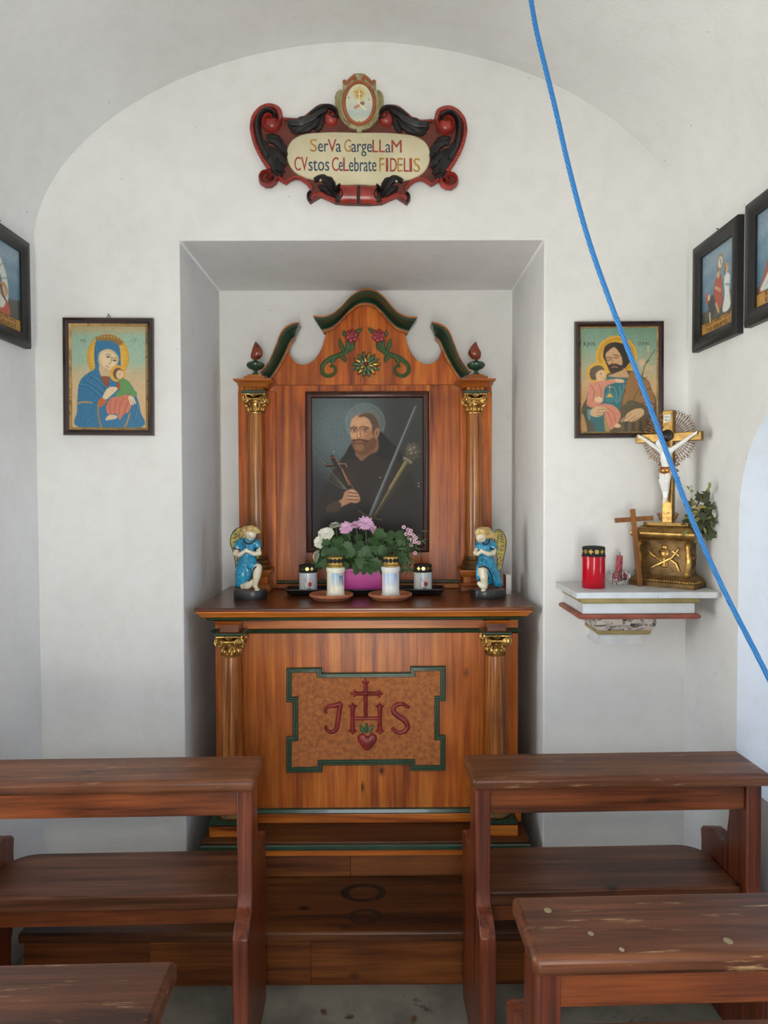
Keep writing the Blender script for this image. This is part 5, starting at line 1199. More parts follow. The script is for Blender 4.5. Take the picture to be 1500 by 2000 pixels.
cv.poly([(58, 24), (70, 16), (80, 26), (86, 70), (90, 130), (52, 134), (58, 80)], '#44556c', soft=4); cv.poly([(66, 40), (74, 40), (76, 120), (62, 120)], '#aeb7bd', soft=5); cv.ell(69, 17, 9, 11, '#d9c08a', soft=3); cv.ell(69, 19, 5, 6, '#d3ad8e', soft=2); cv.line([(66, 58), (48, 62)], 4, '#c9a58c'); cv.ell(80, 134, 16, 8, '#8a6a4c', soft=6); cv.ell(30, 130, 34, 22, '#6fa9d6', soft=18, a=0.8)
candle('grave_candle', 'tall white candle with gold lid and print of a robed figure', 655.5, 2.885, 0.0085, 0.0365, 0.125, 0.042, 'wax', 'brass', cv, (-0.5, 1.3), (0.14, 0.86), 'dark', 'tall candles on the altar')
cv = Cv(0, 0, 100, 160, 36, 56, '#b3bed6'); cv.vgrad([(0, '#93aed4'), (60, '#b9c3da'), (160, '#c9b9cc')]); cv.line([(52, 44), (52, 108)], 7, '#8a9cc4', sm=0, soft=3); cv.line([(36, 62), (68, 62)], 6, '#8a9cc4', sm=0, soft=3)
for x in (18, 40, 62): cv.line([(x, 0), (x-6, 160)], 8, '#dfe2ea', soft=10, sm=0, a=0.7)
candle('grave_candle', 'tall white candle with gold lid and print of a pale blue cross', 763, 2.885, 0.0085, 0.0365, 0.127, 0.040, 'candlew', 'brass', cv, (-0.9, 0.9), (0.10, 0.80), 'dark', 'tall candles on the altar')
def rose(seed):
    cv = Cv(0, 0, 100, 110, 40, 44, '#ccd2d6'); cv.vgrad([(0, '#c3ccd6'), (110, '#d3d6d6')])
    for l_ in ([(50, 60), (62, 30), (66, 18)], [(50, 60), (30, 40), (22, 20)], [(54, 70), (44, 100)]): cv.line(l_, 3, '#6a8070')
    cv.ell(58, 46, 20, 18, '#dcaab0', soft=8); cv.ell(66, 36, 10, 8, '#e3bcbc', soft=6); cv.ell(54, 62, 15, 15, '#a63a3c', soft=5); cv.ell(54, 60, 7, 7, '#7c2028', soft=4); cv.ell(42, 88, 12, 7, '#6a8a70', soft=4, rot=40); cv.ell(58, 90, 8, 5, '#5a7a62', soft=4, rot=-30)
    for k_ in range(5): cv.ell(14+3*math.sin(k_*2), 30+12*k_, 3, 3, '#9a4a52')
    return cv
candle('grave_candle', 'short white candle with rose print at the left end of the black tray', 602, 3.045, 0.0075, 0.040, 0.088, 0.034, 'candlew', 'wick', rose(1), (-0.55, 0.95), (0.08, 0.92), 'gold', 'short rose candles in the tray', False)
candle('grave_candle', 'short white candle with rose print at the right end of the black tray', 826, 3.045, 0.0075, 0.040, 0.088, 0.034, 'candlew', 'wick', rose(2), (-0.55, 0.95), (0.08, 0.92), 'gold', 'short rose candles in the tray', False)
# -- tray
tc = on_table(713, 3.055); tray = thing('plant_tray', 'long shallow black plastic tray in the middle of the altar table', 'tray', tc)
W2, D2 = 0.335, 0.062
def rr_(w_, d_, z, c=0.014): return [(-w_+c, -d_, z), (w_-c, -d_, z), (w_, -d_+c, z), (w_, d_-c, z), (w_-c, d_, z), (-w_+c, d_, z), (-w_, d_-c, z), (-w_, -d_+c, z)]
m = MB(); m.loft([rr_(W2-0.012, D2-0.01, 0.004), rr_(W2, D2, 0.024), rr_(W2+0.006, D2+0.006, 0.025), rr_(W2+0.006, D2+0.006, 0.022+0.006), rr_(W2-0.003, D2-0.003, 0.028), rr_(W2-0.015, D2-0.013, 0.0070)]); m.build('tray_shell', 'blackpl', tray, shift=False)
for fx in (-0.27, 0.27):
    m = MB(); m.lathe([(0.008, 0), (0.010, 0.0045)], (fx, -0.03, 0), 10); m.lathe([(0.008, 0), (0.010, 0.0045)], (fx, 0.03, 0), 10); m.build('foot', 'blackpl', tray, shift=False)
# -- planter with three plants
pt = on_table(712, 3.065); pl = thing('planter', 'square magenta plastic planter behind the tall candles', 'planter', (pt[0], pt[1], ZT+0.008))
m = MB(); m.loft([rr_(0.092, 0.036, 0, 0.012), rr_(0.106, 0.042, 0.088, 0.014), rr_(0.110, 0.045, 0.090, 0.014), rr_(0.111, 0.045, 0.104, 0.014), rr_(0.104, 0.041, 0.104, 0.014), rr_(0.100, 0.038, 0.085, 0.014)]); m.build('pot', 'pink', pl, shift=False)
m = MB(); m.loft([rr_(0.100, 0.038, 0.085, 0.014), rr_(0.05, 0.02, 0.094, 0.008)]); m.build('soil', 'soil', pl, shift=False)
LEAF = [(0, 0), (0.10, 0.10), (0.30, 0.10), (0.22, 0.26), (0.44, 0.34), (0.30, 0.46), (0.40, 0.62), (0.20, 0.64), (0.18, 0.84), (0, 1.0)]
def leaf_proto(name, mat, outline, bend=0.25, fold=0.18):
    pts = outline+[(-x, y) for x, y in outline[1:-1]][::-1]
    z = lambda x, y: abs(x)*fold-bend*(y*y)
    vs_ = [(x, y, z(x, y)) for x, y in pts]+[(0, 0.25, z(0, 0.25)), (0, 0.5, z(0, 0.5)), (0, 0.75, z(0, 0.75))]; n = len(pts); fs_ = []
    L = len(outline)-1
    for i in range(n):
        j = (i+1) % n; y = (pts[i][1]+pts[j][1])/2
        c = n if y < 0.34 else (n+1 if y < 0.62 else n+2); fs_.append((i, j, c))
        if i and c != pc_: fs_.append((i, c, pc_))
        pc_ = c
    m = MB(); m.add(vs_, fs_)
    o = m.build(name, mat, None, ang=80, recalc=False); return o
def flower_proto(name, mat, layers, core=None):
    m = MB(); rg = random.Random(4)
    for (n_, L_, w_, el_, z_) in layers:
        for i in range(n_):
            a = 2*PI*(i+rg.random()*0.5)/n_; e_ = el_+rg.uniform(-0.12, 0.12); c, s_ = math.cos(a), math.sin(a); l_ = L_*rg.uniform(0.88, 1.08)
            pr = []
            for t_, ww in ((0.05, 0.3), (0.45, 0.8), (0.8, 1.0), (1.0, 0.35)):
                rr = l_*t_*math.cos(e_*(1-0.35*t_)); zz = z_+l_*t_*math.sin(e_*(1-0.5*t_))
                for q in (-1, 0, 1): pr.append((rr*c-q*ww*w_*s_, rr*s_+q*ww*w_*c, zz+(0.12*w_ if q else 0)))
            fs_ = [(3*k_+q, 3*k_+q+1, 3*k_+q+4, 3*k_+q+3) for k_ in range(3) for q in (0, 1)]
            m.add(pr, fs_)
    o = m.build(name, mat, None, ang=80, recalc=False); return o
def plant(label, name, base, leaves, flowers, leafproto, stems):
    t = thing(name, label, 'plant', base); return t
lp = leaf_proto('leaf', 'mumgreen', LEAF); lpn = leaf_proto('leaf', 'mumgreen', [(0, 0), (0.07, 0.15), (0.10, 0.45), (0.06, 0.8), (0, 1.0)])
fw = flower_proto('flower_head', 'whitepet', [(16, 1.0, 0.24, -0.25, 0), (15, 0.95, 0.24, 0.15, 0.05), (13, 0.85, 0.22, 0.55, 0.1), (10, 0.7, 0.2, 0.95, 0.12), (6, 0.5, 0.2, 1.3, 0.15)])
fp = flower_proto('flower_head', 'pinkpet', [(20, 1.0, 0.10, -0.15, 0), (18, 0.95, 0.10, 0.2, 0.03), (15, 0.8, 0.09, 0.6, 0.06), (10, 0.55, 0.08, 1.0, 0.1), (6, 0.35, 0.08, 1.35, 0.1)])
fbm = MB(); fbm.lathe([(0.2, -0.4), (0.8, -0.2), (1.0, 0.1), (0.85, 0.35), (0.5, 0.36), (0.42, 0.22), (0.0, 0.24)], seg=12, cap1=False); fb = fbm.build('flower_head', 'palepink', None)
fcm = MB(); fcm.ell((0, 0, 0.22), (0.42, 0.42, 0.2), su=10, sv=6); fcore = fcm.build('flower_core', 'pinkcore', None)
rg = random.Random(11)
def grow(t, base, lst, proto, name='leaf'):
    for (p, d, s_, tw) in lst:
        n = Vector((tw*0.7, -0.9, 0.45+0.4*math.sin(7*tw))).normalized(); d = Vector(d); d = (d-n*d.dot(n)*0.85).normalized()
        x = d.cross(n).normalized(); n = x.cross(d)
        q = Matrix((x, d, n)).transposed().to_quaternion()
        o = inst(proto, name, t, Vector(p)-Vector(base), q.to_euler(), (s_, s_, s_))
def stems(t, base, ends, r=0.0018, mat='stem'):
    for e_ in ends:
        b0 = Vector((rg.uniform(-0.02, 0.02), rg.uniform(-0.012, 0.012), 0)); e1 = Vector(e_)-Vector(base); mid = b0*0.4+e1*0.6; mid.z = e1.z*0.55
        m = MB(); m.tube(catmull([b0, mid, e1], 5), r, 5); m.build('stem', mat, t, shift=False)
def heads(t, base, lst, proto, core=None):
    for (px, py, Y, rpx, dirv) in lst:
        p = Vector(U(px, py, Y)); s_ = rpx*Y/F; q = Vector(dirv).normalized().to_track_quat('Z', 'Y')
        o = inst(proto, 'flower_head', t, p-Vector(base), q.to_euler(), (s_, s_, s_))
        if core: inst(core, 'flower_core', o)
zs = ZT+0.098
base = (U(712, 1100, 3.065)[0], 3.065, zs); tp = thing('chrysanthemum', 'pink chrysanthemum with dark lobed leaves in the middle of the planter', 'plant', base)
hp_ = [(676, 1031, 3.01, 15, (-0.25, -0.8, 0.55)), (714, 1022, 3.01, 17, (0.1, -0.8, 0.6)), (695, 1025, 3.04, 10, (0, -0.7, 0.7)), (730, 1034, 3.03, 10, (0.6, -0.6, 0.3))]
heads(tp, base, hp_, fp); stems(tp, base, [U(a_, b_+2, c_+0.01) for a_, b_, c_, _, _ in hp_])
lv = []
for i in range(115):
    px = rg.gauss(706, 38); px = min(max(px, 645), 772); py = rg.uniform(1036, 1100)
    if px < 690 and py < 1050 and rg.random() < 0.5: continue
    Y = rg.uniform(2.985, 3.12) if py < 1095 else rg.uniform(2.985, 3.01)
    p = U(px, py, Y); dx = (px-706)/60; lv.append((p, (dx*0.8+rg.uniform(-0.4, 0.4), -0.55+rg.uniform(-0.3, 0.2), -0.45+rg.uniform(-0.5, 0.6)), rg.uniform(0.044, 0.068), rg.uniform(-0.5, 0.5)))
grow(tp, base, lv, lp)
base = (U(675, 1100, 3.06)[0], 3.06, zs); tw_ = thing('chrysanthemum', 'white chrysanthemum leaning out over the left end of the planter', 'plant', base)
hw_ = [(639, 1042, 2.995, 14.5, (-0.2, -0.85, 0.5)), (630, 1041, 3.02, 11, (-0.6, -0.6, 0.4)), (625, 1058, 3.0, 13.5, (-0.45, -0.8, 0.3)), (619, 1086, 3.0, 13, (-0.9, -0.25, 0.2)), (654, 1027, 3.02, 12, (-0.2, -0.2, 0.95)), (632, 1050, 3.01, 9, (-0.5, -0.7, 0.1))]
heads(tw_, base, hw_, fw); stems(tw_, base, [U(a_+2, b_+2, c_+0.01) for a_, b_, c_, _, _ in hw_])
lv = []
for i in range(26):
    px = rg.uniform(632, 680); py = rg.uniform(1048, 1108); p = U(px, py, rg.uniform(3.0, 3.08)); lv.append((p, ((px-690)/40+rg.uniform(-0.3, 0.3), -0.5, rg.uniform(-0.5, 0.5)), rg.uniform(0.035, 0.06), rg.uniform(-0.5, 0.5)))
grow(tw_, base, lv, lp)
base = (U(752, 1100, 3.06)[0], 3.06, zs); tb = thing('aster', 'feathery aster with small pale pink button flowers at the planter\'s right', 'plant', base)
K7 = lambda c: (550+c[0]*0.22, 990+c[1]*0.22)
bl = []
for c in ((1085, 180), (1122, 203), (1104, 240), (1136, 236), (1127, 276), (1166, 250), (1192, 276), (1156, 294), (1181, 311), (1216, 318), (1150, 338), (1148, 212), (1178, 262), (1186, 410)):
    q = K7(c); bl.append((q[0], q[1], 3.02+rg.uniform(-0.02, 0.02), 4.3, (rg.uniform(-0.2, 0.6), -0.8, rg.uniform(0.1, 0.5))))
heads(tb, base, bl, fb, fcore); stems(tb, base, [U(a_, b_+1, c_+0.006) for a_, b_, c_, _, _ in bl], 0.0012)
lv = []
for i in range(120):
    t_ = rg.random(); px = 768+rg.gauss(20, 13)+10*t_; py = 1120-72*t_+rg.gauss(0, 8); px = min(max(px, 755), 822); py = min(max(py, 1036), 1124)
    if py > 1082: px = min(px, 797)
    lv.append((U(px, py, rg.uniform(3.0, 3.09)), (rg.uniform(-0.6, 0.9), rg.uniform(-0.7, 0.1), rg.uniform(-0.3, 1.0)), rg.uniform(0.022, 0.036), rg.uniform(-1, 1)))
grow(tb, base, lv, lpn)
for o in (lp, lpn, fw, fp, fb, fcore): bpy.data.objects.remove(o)

# ================================================================== kneeling angels
def angel(label, px, Y, kx, ky, cap_, A):
    k_ = 0.09333*Y/F
    base = U(px, 1150, Y); t = thing('angel_figurine', label, 'figurine', (base[0], Y, ZT), 0, 'kneeling angels on the altar')
    P = lambda c: Vector(((c[0]-kx)*k_, (c[2] if len(c) > 2 else 0)*k_, (ky-c[1])*k_))
    def parts(lst):
        m = MB()
        for it in lst:
            if it[0] == 'e': m.ell(P(it[1]), tuple(x*k_ for x in it[2]), rot=Euler((0, R_(it[3]) if len(it) > 3 else 0, 0)), su=16, sv=12)
            else: m.chain([P(c) for c in it[1]], [x*k_ for x in it[2]], 12)
        return m
    parts(A['skin']).build('body', 'skin', t, shift=False, remesh=0.0014, smooth_it=3)
    parts(A['dress']).build('dress', 'dress', t, shift=False, remesh=0.0020, smooth_it=5)
    parts(A['hair']).build('hair', 'hair', t, shift=False, remesh=0.0016, smooth_it=2)
    for pts, r in A['trim']:
        m = MB(); m.tube(catmull([P(c) for c in pts], 5), r*k_, 7); m.build('dress_hem', 'trim', t, shift=False)
    for pts in A['folds']:
        m = MB(); c_ = catmull([P(c) for c in pts], 5); n = len(c_); m.tube(c_, [k_*(6+16*math.sin(PI*i/(n-1))) for i in range(n)], 8); m.build('dress_fold', 'dress', t, shift=False)
    for wg in A['wings']:
        out = [P(c) for c in catmull([(a, b, 0) for a, b in wg['o']], 4, True)]; y0 = wg['y']*k_
        m = MB(); m.prism([(p.x, p.z) for p in out], y0, y0+42*k_); w_ = m.build('wing', 'wing', t, shift=False, bevel=0.003, seg=3)
        m = MB(); m.tube([(p.x, y0-1*k_, p.z) for p in out+out[:1]], 9*k_, 6); o = m.build('wing_edge', 'trim', t, shift=False); o.parent = w_
        for mk in wg['m']:
            m = MB(); c_ = catmull([P((a, b, wg['y']-1)) for a, b in mk], 4); n = len(c_); m.tube(c_, [k_*(3+7*math.sin(PI*i/(n-1))) for i in range(n)], 6); o = m.build('feather_mark', 'trim', t, shift=False); o.parent = w_
    for e_ in A['eyes']:
        m = MB(); m.tube([P(c) for c in e_], 3.6*k_, 6); m.build('painted_eye', 'trim', t, shift=False)
    m = MB(); m.tube([P(c) for c in A['mouth']], 6*k_, 6); m.build('painted_mouth', 'lip', t, shift=False)
    w2, d2, cx, h_ = A['base']; rings = []
    for z, f in ((0, 0.96), (h_*0.25, 1.0), (h_*0.8, 0.99), (h_, 0.95)):
        rings.append([((cx-kx+w2*f*(1+0.04*math.sin(3*q+1)+0.03*math.sin(5*q))*math.copysign(abs(math.cos(q))**0.8, math.cos(q)))*k_, d2*f*math.copysign(abs(math.sin(q))**0.8, math.sin(q))*k_, z*k_) for q in [2*PI*i/32 for i in range(32)]])
    m = MB(); m.loft(rings); m.build('base', 'statbase', t, shift=False)
    m = MB(); m.loft([[(p[0]*0.99, p[1]*0.99, h_*k_) for p in rings[-1]], [(p[0]*0.8, p[1]*0.8, (h_+14)*k_) for p in rings[-1]]]); m.build('base_top', 'stattop', t, shift=False)
    return t
def hand(c, d, s_=1.0):            # five little fingers clasped
    r = []
    for i in range(5):
        r.append(('c', [(c[0], c[1], c[2]), (c[0]+d*(34+4*i)*s_, c[1]-34*s_+16*i*s_, c[2]-14), (c[0]+d*(62-5*abs(i-2))*s_, c[1]-44*s_+18*i*s_, c[2]-4)], [20, 12, 9]))
    return r
AL = dict(
 skin=[('e', (668, 430, -70), (112, 105, 128), 18), ('c', [(600, 560, -20), (640, 500, -40)], [62, 60]), ('e', (730, 478, -150), (22, 24, 26)),
       ('c', [(385, 700, -20), (352, 830, -90), (440, 850, -160), (560, 770, -205)], [58, 56, 50, 38]), ('c', [(800, 690, -20), (835, 820, -90), (740, 830, -160), (610, 765, -200)], [55, 54, 48, 36]),
       ('c', [(690, 1130, -60), (815, 1120, -170), (800, 1280, -180), (765, 1460, -170)], [100, 98, 84, 52]), ('c', [(765, 1500, -165), (810, 1550, -240)], [52, 34]), ('e', (815, 1560, -230), (56, 70, 28)),
       ('c', [(500, 1500, -120), (600, 1490, -170), (690, 1420, -120)], [58, 78, 70]), ('c', [(600, 1520, -150), (480, 1540, -120)], [44, 30])]
      + [('e', (780+16*i, 1572, -285+6*abs(i-2)), (11, 20, 12)) for i in range(5)] + hand((560, 760, -210), 1) + hand((620, 760, -205), -1),
 dress=[('c', [(590, 620, 0), (585, 760, 0), (580, 880, 10)], [150, 165, 150]), ('c', [(480, 600, 0), (400, 640, 0), (365, 710, -20)], [110, 95, 72]), ('c', [(700, 600, 0), (780, 630, 0), (805, 700, -20)], [105, 88, 68]),
        ('c', [(580, 880, 10), (540, 1080, 0), (480, 1300, 0), (430, 1450, -20)], [160, 190, 180, 110]), ('c', [(650, 960, -30), (700, 1080, -120), (790, 1090, -150)], [120, 115, 88]), ('c', [(560, 1050, -60), (600, 1250, -90), (520, 1420, -80)], [130, 105, 90]), ('c', [(470, 1300, 20), (380, 1490, 10)], [120, 70])],
 hair=[('e', (690, 335, -40), (150, 130, 95), 12), ('e', (640, 400, 40), (130, 110, 150)), ('c', [(560, 330, -20), (510, 400, 10), (470, 460, 40)], [80, 78, 55]), ('c', [(780, 330, -90), (840, 375, -100)], [58, 34]), ('c', [(520, 310, 10), (480, 320, 20)], [55, 38]), ('c', [(600, 300, -90), (720, 340, -130), (810, 390, -110)], [50, 46, 30]), ('c', [(470, 470, 50), (440, 410, 60)], [50, 40]), ('c', [(560, 430, -60), (530, 500, -30)], [44, 40])],
 trim=[([(520, 510, -90), (540, 580, -130), (620, 620, -160), (700, 600, -130), (760, 540, -70)], 17), ([(290, 710, -30), (350, 735, -92), (440, 752, -60)], 19), ([(735, 740, -70), (800, 720, -92), (845, 690, -30)], 19),
       ([(850, 1070, -210), (770, 1110, -262), (725, 1200, -200), (700, 1290, -180), (610, 1420, -170), (470, 1520, -110), (330, 1540, -50)], 17)],
 folds=[[(610, 850, -150), (620, 950, -150), (605, 1080, -190)], [(640, 870, -140), (660, 960, -160), (640, 1060, -200)], [(560, 900, -140), (500, 1100, -180), (420, 1350, -130)], [(590, 1180, -190), (640, 1240, -190), (700, 1180, -200)], [(450, 1000, -130), (400, 1200, -140), (350, 1450, -60)]],
 wings=[dict(o=[(195, 600), (215, 480), (270, 370), (350, 310), (420, 305), (455, 380), (430, 470), (390, 560), (350, 640), (345, 760), (350, 950), (345, 1150), (315, 1180), (295, 1000), (255, 800), (210, 680)], y=110,
      m=[[(245, 430), (290, 370), (350, 340)], [(270, 450), (310, 430), (320, 390)], [(240, 520), (290, 520), (310, 470)], [(360, 420), (385, 460), (380, 510)], [(245, 600), (290, 600), (320, 560)], [(350, 380), (400, 420), (415, 470)], [(270, 680), (310, 680), (340, 640)], [(300, 420), (340, 460), (330, 520)], [(290, 780), (330, 790)], [(300, 880), (335, 900)], [(310, 980), (340, 1000)], [(310, 1080), (335, 1100)], [(400, 350), (430, 390)]]),
      dict(o=[(760, 640), (800, 520), (850, 560), (860, 700), (800, 900), (740, 1000), (720, 850)], y=150, m=[[(800, 640), (840, 660)], [(790, 740), (830, 760)]])],
 eyes=[[(630, 480, -168), (655, 492, -176), (680, 490, -180)], [(725, 500, -178), (742, 496, -172)], [(620, 452, -160), (650, 446, -172), (685, 462, -182)]], mouth=[(648, 545, -166), (672, 552, -168)], base=(345, 225, 610, 200))
AR = dict(
 skin=[('e', (520, 455, -70), (112, 105, 122), -16), ('c', [(600, 570, -20), (570, 510, -40)], [62, 60]), ('e', (460, 505, -150), (22, 24, 26)),
       ('c', [(800, 690, -20), (770, 790, -90), (660, 800, -160), (520, 740, -200)], [58, 56, 50, 38]), ('c', [(470, 680, -10), (400, 780, -80), (440, 800, -150), (500, 745, -205)], [52, 50, 44, 36]),
       ('c', [(640, 1090, -60), (530, 1120, -170), (560, 1280, -185), (590, 1450, -170)], [100, 98, 88, 55]), ('c', [(590, 1490, -165), (545, 1530, -240)], [52, 34]), ('e', (545, 1540, -230), (56, 70, 28)),
       ('c', [(480, 1420, -130), (530, 1460, -150), (600, 1440, -120)], [55, 66, 60])]
      + [('e', (505+17*i, 1552, -285+6*abs(i-2)), (11, 20, 12)) for i in range(5)] + hand((540, 735, -205), -1) + hand((490, 745, -210), 1, 0.9),
 dress=[('c', [(610, 640, 0), (600, 770, 0), (620, 880, 10)], [150, 160, 150]), ('c', [(700, 590, 0), (770, 640, 0), (790, 740, -20)], [105, 92, 76]), ('c', [(520, 620, 0), (480, 650, -10), (460, 700, -30)], [90, 72, 55]),
        ('c', [(620, 880, 10), (680, 1080, 0), (780, 1300, 20), (880, 1440, 20)], [150, 185, 160, 95]), ('c', [(560, 950, -40), (560, 1080, -120), (580, 1060, -150)], [110, 112, 90]), ('c', [(480, 1050, -60), (470, 1250, -80), (460, 1330, -80)], [70, 60, 45]), ('c', [(700, 1150, 60), (640, 1400, 40)], [140, 110])],
 hair=[('e', (540, 345, -40), (160, 130, 108), -8), ('e', (590, 420, 40), (130, 110, 140)), ('c', [(650, 330, -20), (710, 410, 10), (770, 450, 30)], [90, 80, 58]), ('c', [(450, 340, -100), (430, 380, -110)], [52, 36]), ('c', [(470, 310, -110), (560, 330, -140), (640, 380, -100)], [48, 46, 38]), ('c', [(690, 380, 0), (790, 410, 40), (810, 470, 50)], [70, 52, 38]), ('c', [(650, 430, -60), (690, 480, -40)], [46, 40])],
 trim=[([(700, 480, -60), (680, 560, -110), (620, 600, -150), (560, 590, -150), (545, 560, -130)], 17), ([(670, 720, -110), (720, 690, -120), (790, 720, -90), (840, 780, -30)], 20), ([(430, 690, -60), (470, 730, -90)], 12),
       ([(450, 1070, -240), (520, 1050, -265), (620, 1080, -240), (700, 1180, -190), (740, 1300, -160), (770, 1450, -130)], 16), ([(420, 1390, -90), (500, 1330, -140)], 14), ([(800, 1490, -60), (900, 1505, -40), (1020, 1490, -10)], 16)],
 folds=[[(520, 880, -140), (500, 960, -170), (490, 1010, -200)], [(560, 880, -150), (570, 960, -170), (580, 1020, -200)], [(640, 880, -140), (690, 960, -150), (740, 1040, -150)], [(720, 1050, -150), (790, 1200, -140), (860, 1420, -70)], [(690, 1000, -160), (760, 1150, -160), (800, 1350, -110)]],
 wings=[dict(o=[(832, 440), (850, 340), (915, 303), (985, 340), (1045, 440), (1075, 560), (1065, 700), (1035, 850), (1005, 1000), (980, 1130), (900, 1195), (880, 1180), (890, 1000), (870, 820), (845, 620)], y=110,
      m=[[(870, 380), (920, 340), (980, 370)], [(930, 400), (970, 400), (1010, 440)], [(930, 440), (975, 450), (1020, 490)], [(930, 490), (980, 510), (1030, 540)], [(940, 550), (985, 570), (1035, 590)], [(900, 390), (905, 480), (870, 600)], [(960, 640), (1000, 660), (1030, 640)], [(900, 640), (890, 700), (880, 760)], [(940, 720), (980, 750), (1010, 730)], [(900, 800), (925, 840)], [(960, 830), (995, 840)], [(935, 880), (975, 910)], [(905, 920), (890, 970)], [(940, 960), (985, 965)], [(900, 1040), (930, 1020)], [(940, 1050), (975, 1060)], [(910, 1120), (940, 1110)]]),
      dict(o=[(440, 640), (420, 560), (460, 540), (500, 640), (500, 800), (460, 760)], y=150, m=[[(445, 600), (470, 620)]])],
 eyes=[[(480, 500, -166), (510, 512, -178), (545, 500, -176)], [(440, 500, -166), (455, 502, -172)], [(470, 470, -168), (520, 468, -180), (560, 478, -170)]], mouth=[(478, 545, -168), (500, 552, -172)], base=(365, 235, 680, 185))
angel('kneeling angel figurine in blue dress at the left end of the altar', 487, 2.925, 610, 1790, 0, AL)
angel('kneeling angel figurine in blue dress at the right end of the altar', 953.5, 2.925, 680, 1740, 0, AR)
# small white box behind the right angel
p = on_table(987, 3.06); bx_ = thing('small_box', 'small white box with dark printed side behind the right angel', 'box', p)
m = MB(); m.box(-0.002, 0.020, -0.03, 0.03, 0, 0.082); m.build('carton', 'whitebox', bx_, shift=False, bevel=0.001)
m = MB(); m.box(-0.0035, -0.002, -0.029, 0.029, 0.001, 0.081); m.build('printed_side', 'plaqbrown', bx_, shift=False)

# ================================================================== wall console in the corner and what stands on it
ZS = U(1250, 1157, 2.40)[2]
sx0_ = U(1126, 1160, 2.40)[0]; sx1_ = XR-0.002
sh = thing('wall_console', 'crackled white corner console shelf with ochre and red mouldings', 'shelf', ((sx0_+sx1_)/2, DW-0.001, ZS-0.19))
m = MB(); m.prismz([(sx0_, DW-0.001), (sx0_, 2.40), (sx1_-0.02, 2.40), (sx1_, 2.42), (sx1_, DW-0.001)], ZS-0.021, ZS); m.build('shelf_board', 'shelfw', sh, bevel=0.002)
def tier(name, mat, a, b, yf, z0, z1, bev=0.002):
    m = MB(); m.box(a, b, yf, DW-0.001, z0, z1); return m.build(name, mat, sh, bevel=bev)
xa = sx0_+0.028; xb = XR-0.075
tier('ochre_moulding', 'ochre', xa-0.004, xb+0.010, 2.424, ZS-0.042, ZS-0.021, 0.006)
tier('white_fascia', 'shelfw', xa+0.004, xb-0.004, 2.436, ZS-0.078, ZS-0.042)
m = MB(); m.ushape(xa, xb-0.004, 2.436, DW-0.001, [(0.0, ZS-0.097), (0.012, ZS-0.093), (0.016, ZS-0.086), (0.012, ZS-0.080), (0.0, ZS-0.078)]); m.build('red_moulding', 'shelfred', sh)
ca, cb_ = U(1163, 1225, 2.53)[0], U(1281, 1225, 2.53)[0]
tier('corbel_plate', 'ochre', ca-0.002, cb_-0.01+0.03, 2.50, ZS-0.104, ZS-0.097)
m = MB(); m.ushape(ca+0.012, cb_-0.012, 2.542, DW-0.001, [(0.0, ZS-0.157), (0.008, ZS-0.148), (0.013, ZS-0.13), (0.013, ZS-0.104)]); m.build('marbled_block', 'marble', sh)
m = MB(); m.ushape(ca+0.014, cb_-0.018, 2.545, DW-0.001, [(-0.002, ZS-0.172), (0.004, ZS-0.168), (0.006, ZS-0.157)]); m.build('ochre_moulding', 'ochre', sh)
m = MB(); m.ushape(ca+0.022, cb_-0.040, 2.56, DW-0.001, [(0.006, ZS-0.212), (0.006, ZS-0.204), (-0.004, ZS-0.192), (-0.004, ZS-0.182), (0.004, ZS-0.172)]); m.build('foot_moulding', 'shelfw', sh)
# -- red grave candle
candle('grave_candle', 'red plastic grave candle with black and gold lid on the console', (U(1159, 1149, 2.525)[0], 2.525, ZS), 2.525, 0.0, 0.0405, 0.112, 0.035, 'candler', 'wick', None, holes='gold', waist=False)
# -- twisted red candle in a glass holder
gx, gy = U(1207, 1130, 2.625)[0], 2.625
gl = thing('candle_holder', 'clear star shaped glass candle holder behind the red grave candle', 'candle holder', (gx, gy, ZS))
rings = []
for f, z in ((0.62, 0.0), (0.72, 0.004), (0.9, 0.016), (1.0, 0.026), (0.96, 0.036), (0.82, 0.046), (0.42, 0.046), (0.34, 0.040), (0.33, 0.016)):
    rings.append([(0.042*f*(1+0.10*math.cos(6*q)*(f > 0.5))*math.cos(q), 0.042*f*(1+0.10*math.cos(6*q)*(f > 0.5))*math.sin(q), z) for q in [2*PI*i/36 for i in range(36)]])
m = MB(); m.loft(rings); m.build('glass_body', 'glass', gl, shift=False)
tc_ = thing('taper_candle', 'short twisted red candle with black wick in the glass holder', 'candle', (gx, gy, ZS+0.0165), 0)
tc_.rotation_euler = (0, R_(4), 0)
rings = []; n_ = 24
for i in range(26):
    t_ = i/25; r = 0.0122-0.002*t_
    rings.append([(r*(1+0.13*math.cos(3*(q-5.5*t_)))*math.cos(q), r*(1+0.13*math.cos(3*(q-5.5*t_)))*math.sin(q), 0.088*t_) for q in [2*PI*k_/n_ for k_ in range(n_)]])
m = MB(); m.loft(rings); m.build('wax_body', 'redwax', tc_, shift=False)
for k_ in range(3):
    m = MB(); m.tube([(0.0105*(1-0.16*t_)*math.cos(2*PI*k_/3+PI/3+5.5*t_), 0.0105*(1-0.16*t_)*math.sin(2*PI*k_/3+PI/3+5.5*t_), 0.088*t_) for t_ in np.linspace(0.03, 0.98, 20)], 0.0022, 5); m.build('wax_groove', 'redwax2', tc_, shift=False)
m = MB(); m.tube([(0, 0, 0.087), (0.001, 0, 0.094), (-0.002, 0, 0.101)], 0.0012, 5); m.build('wick', 'wick', tc_, shift=False)
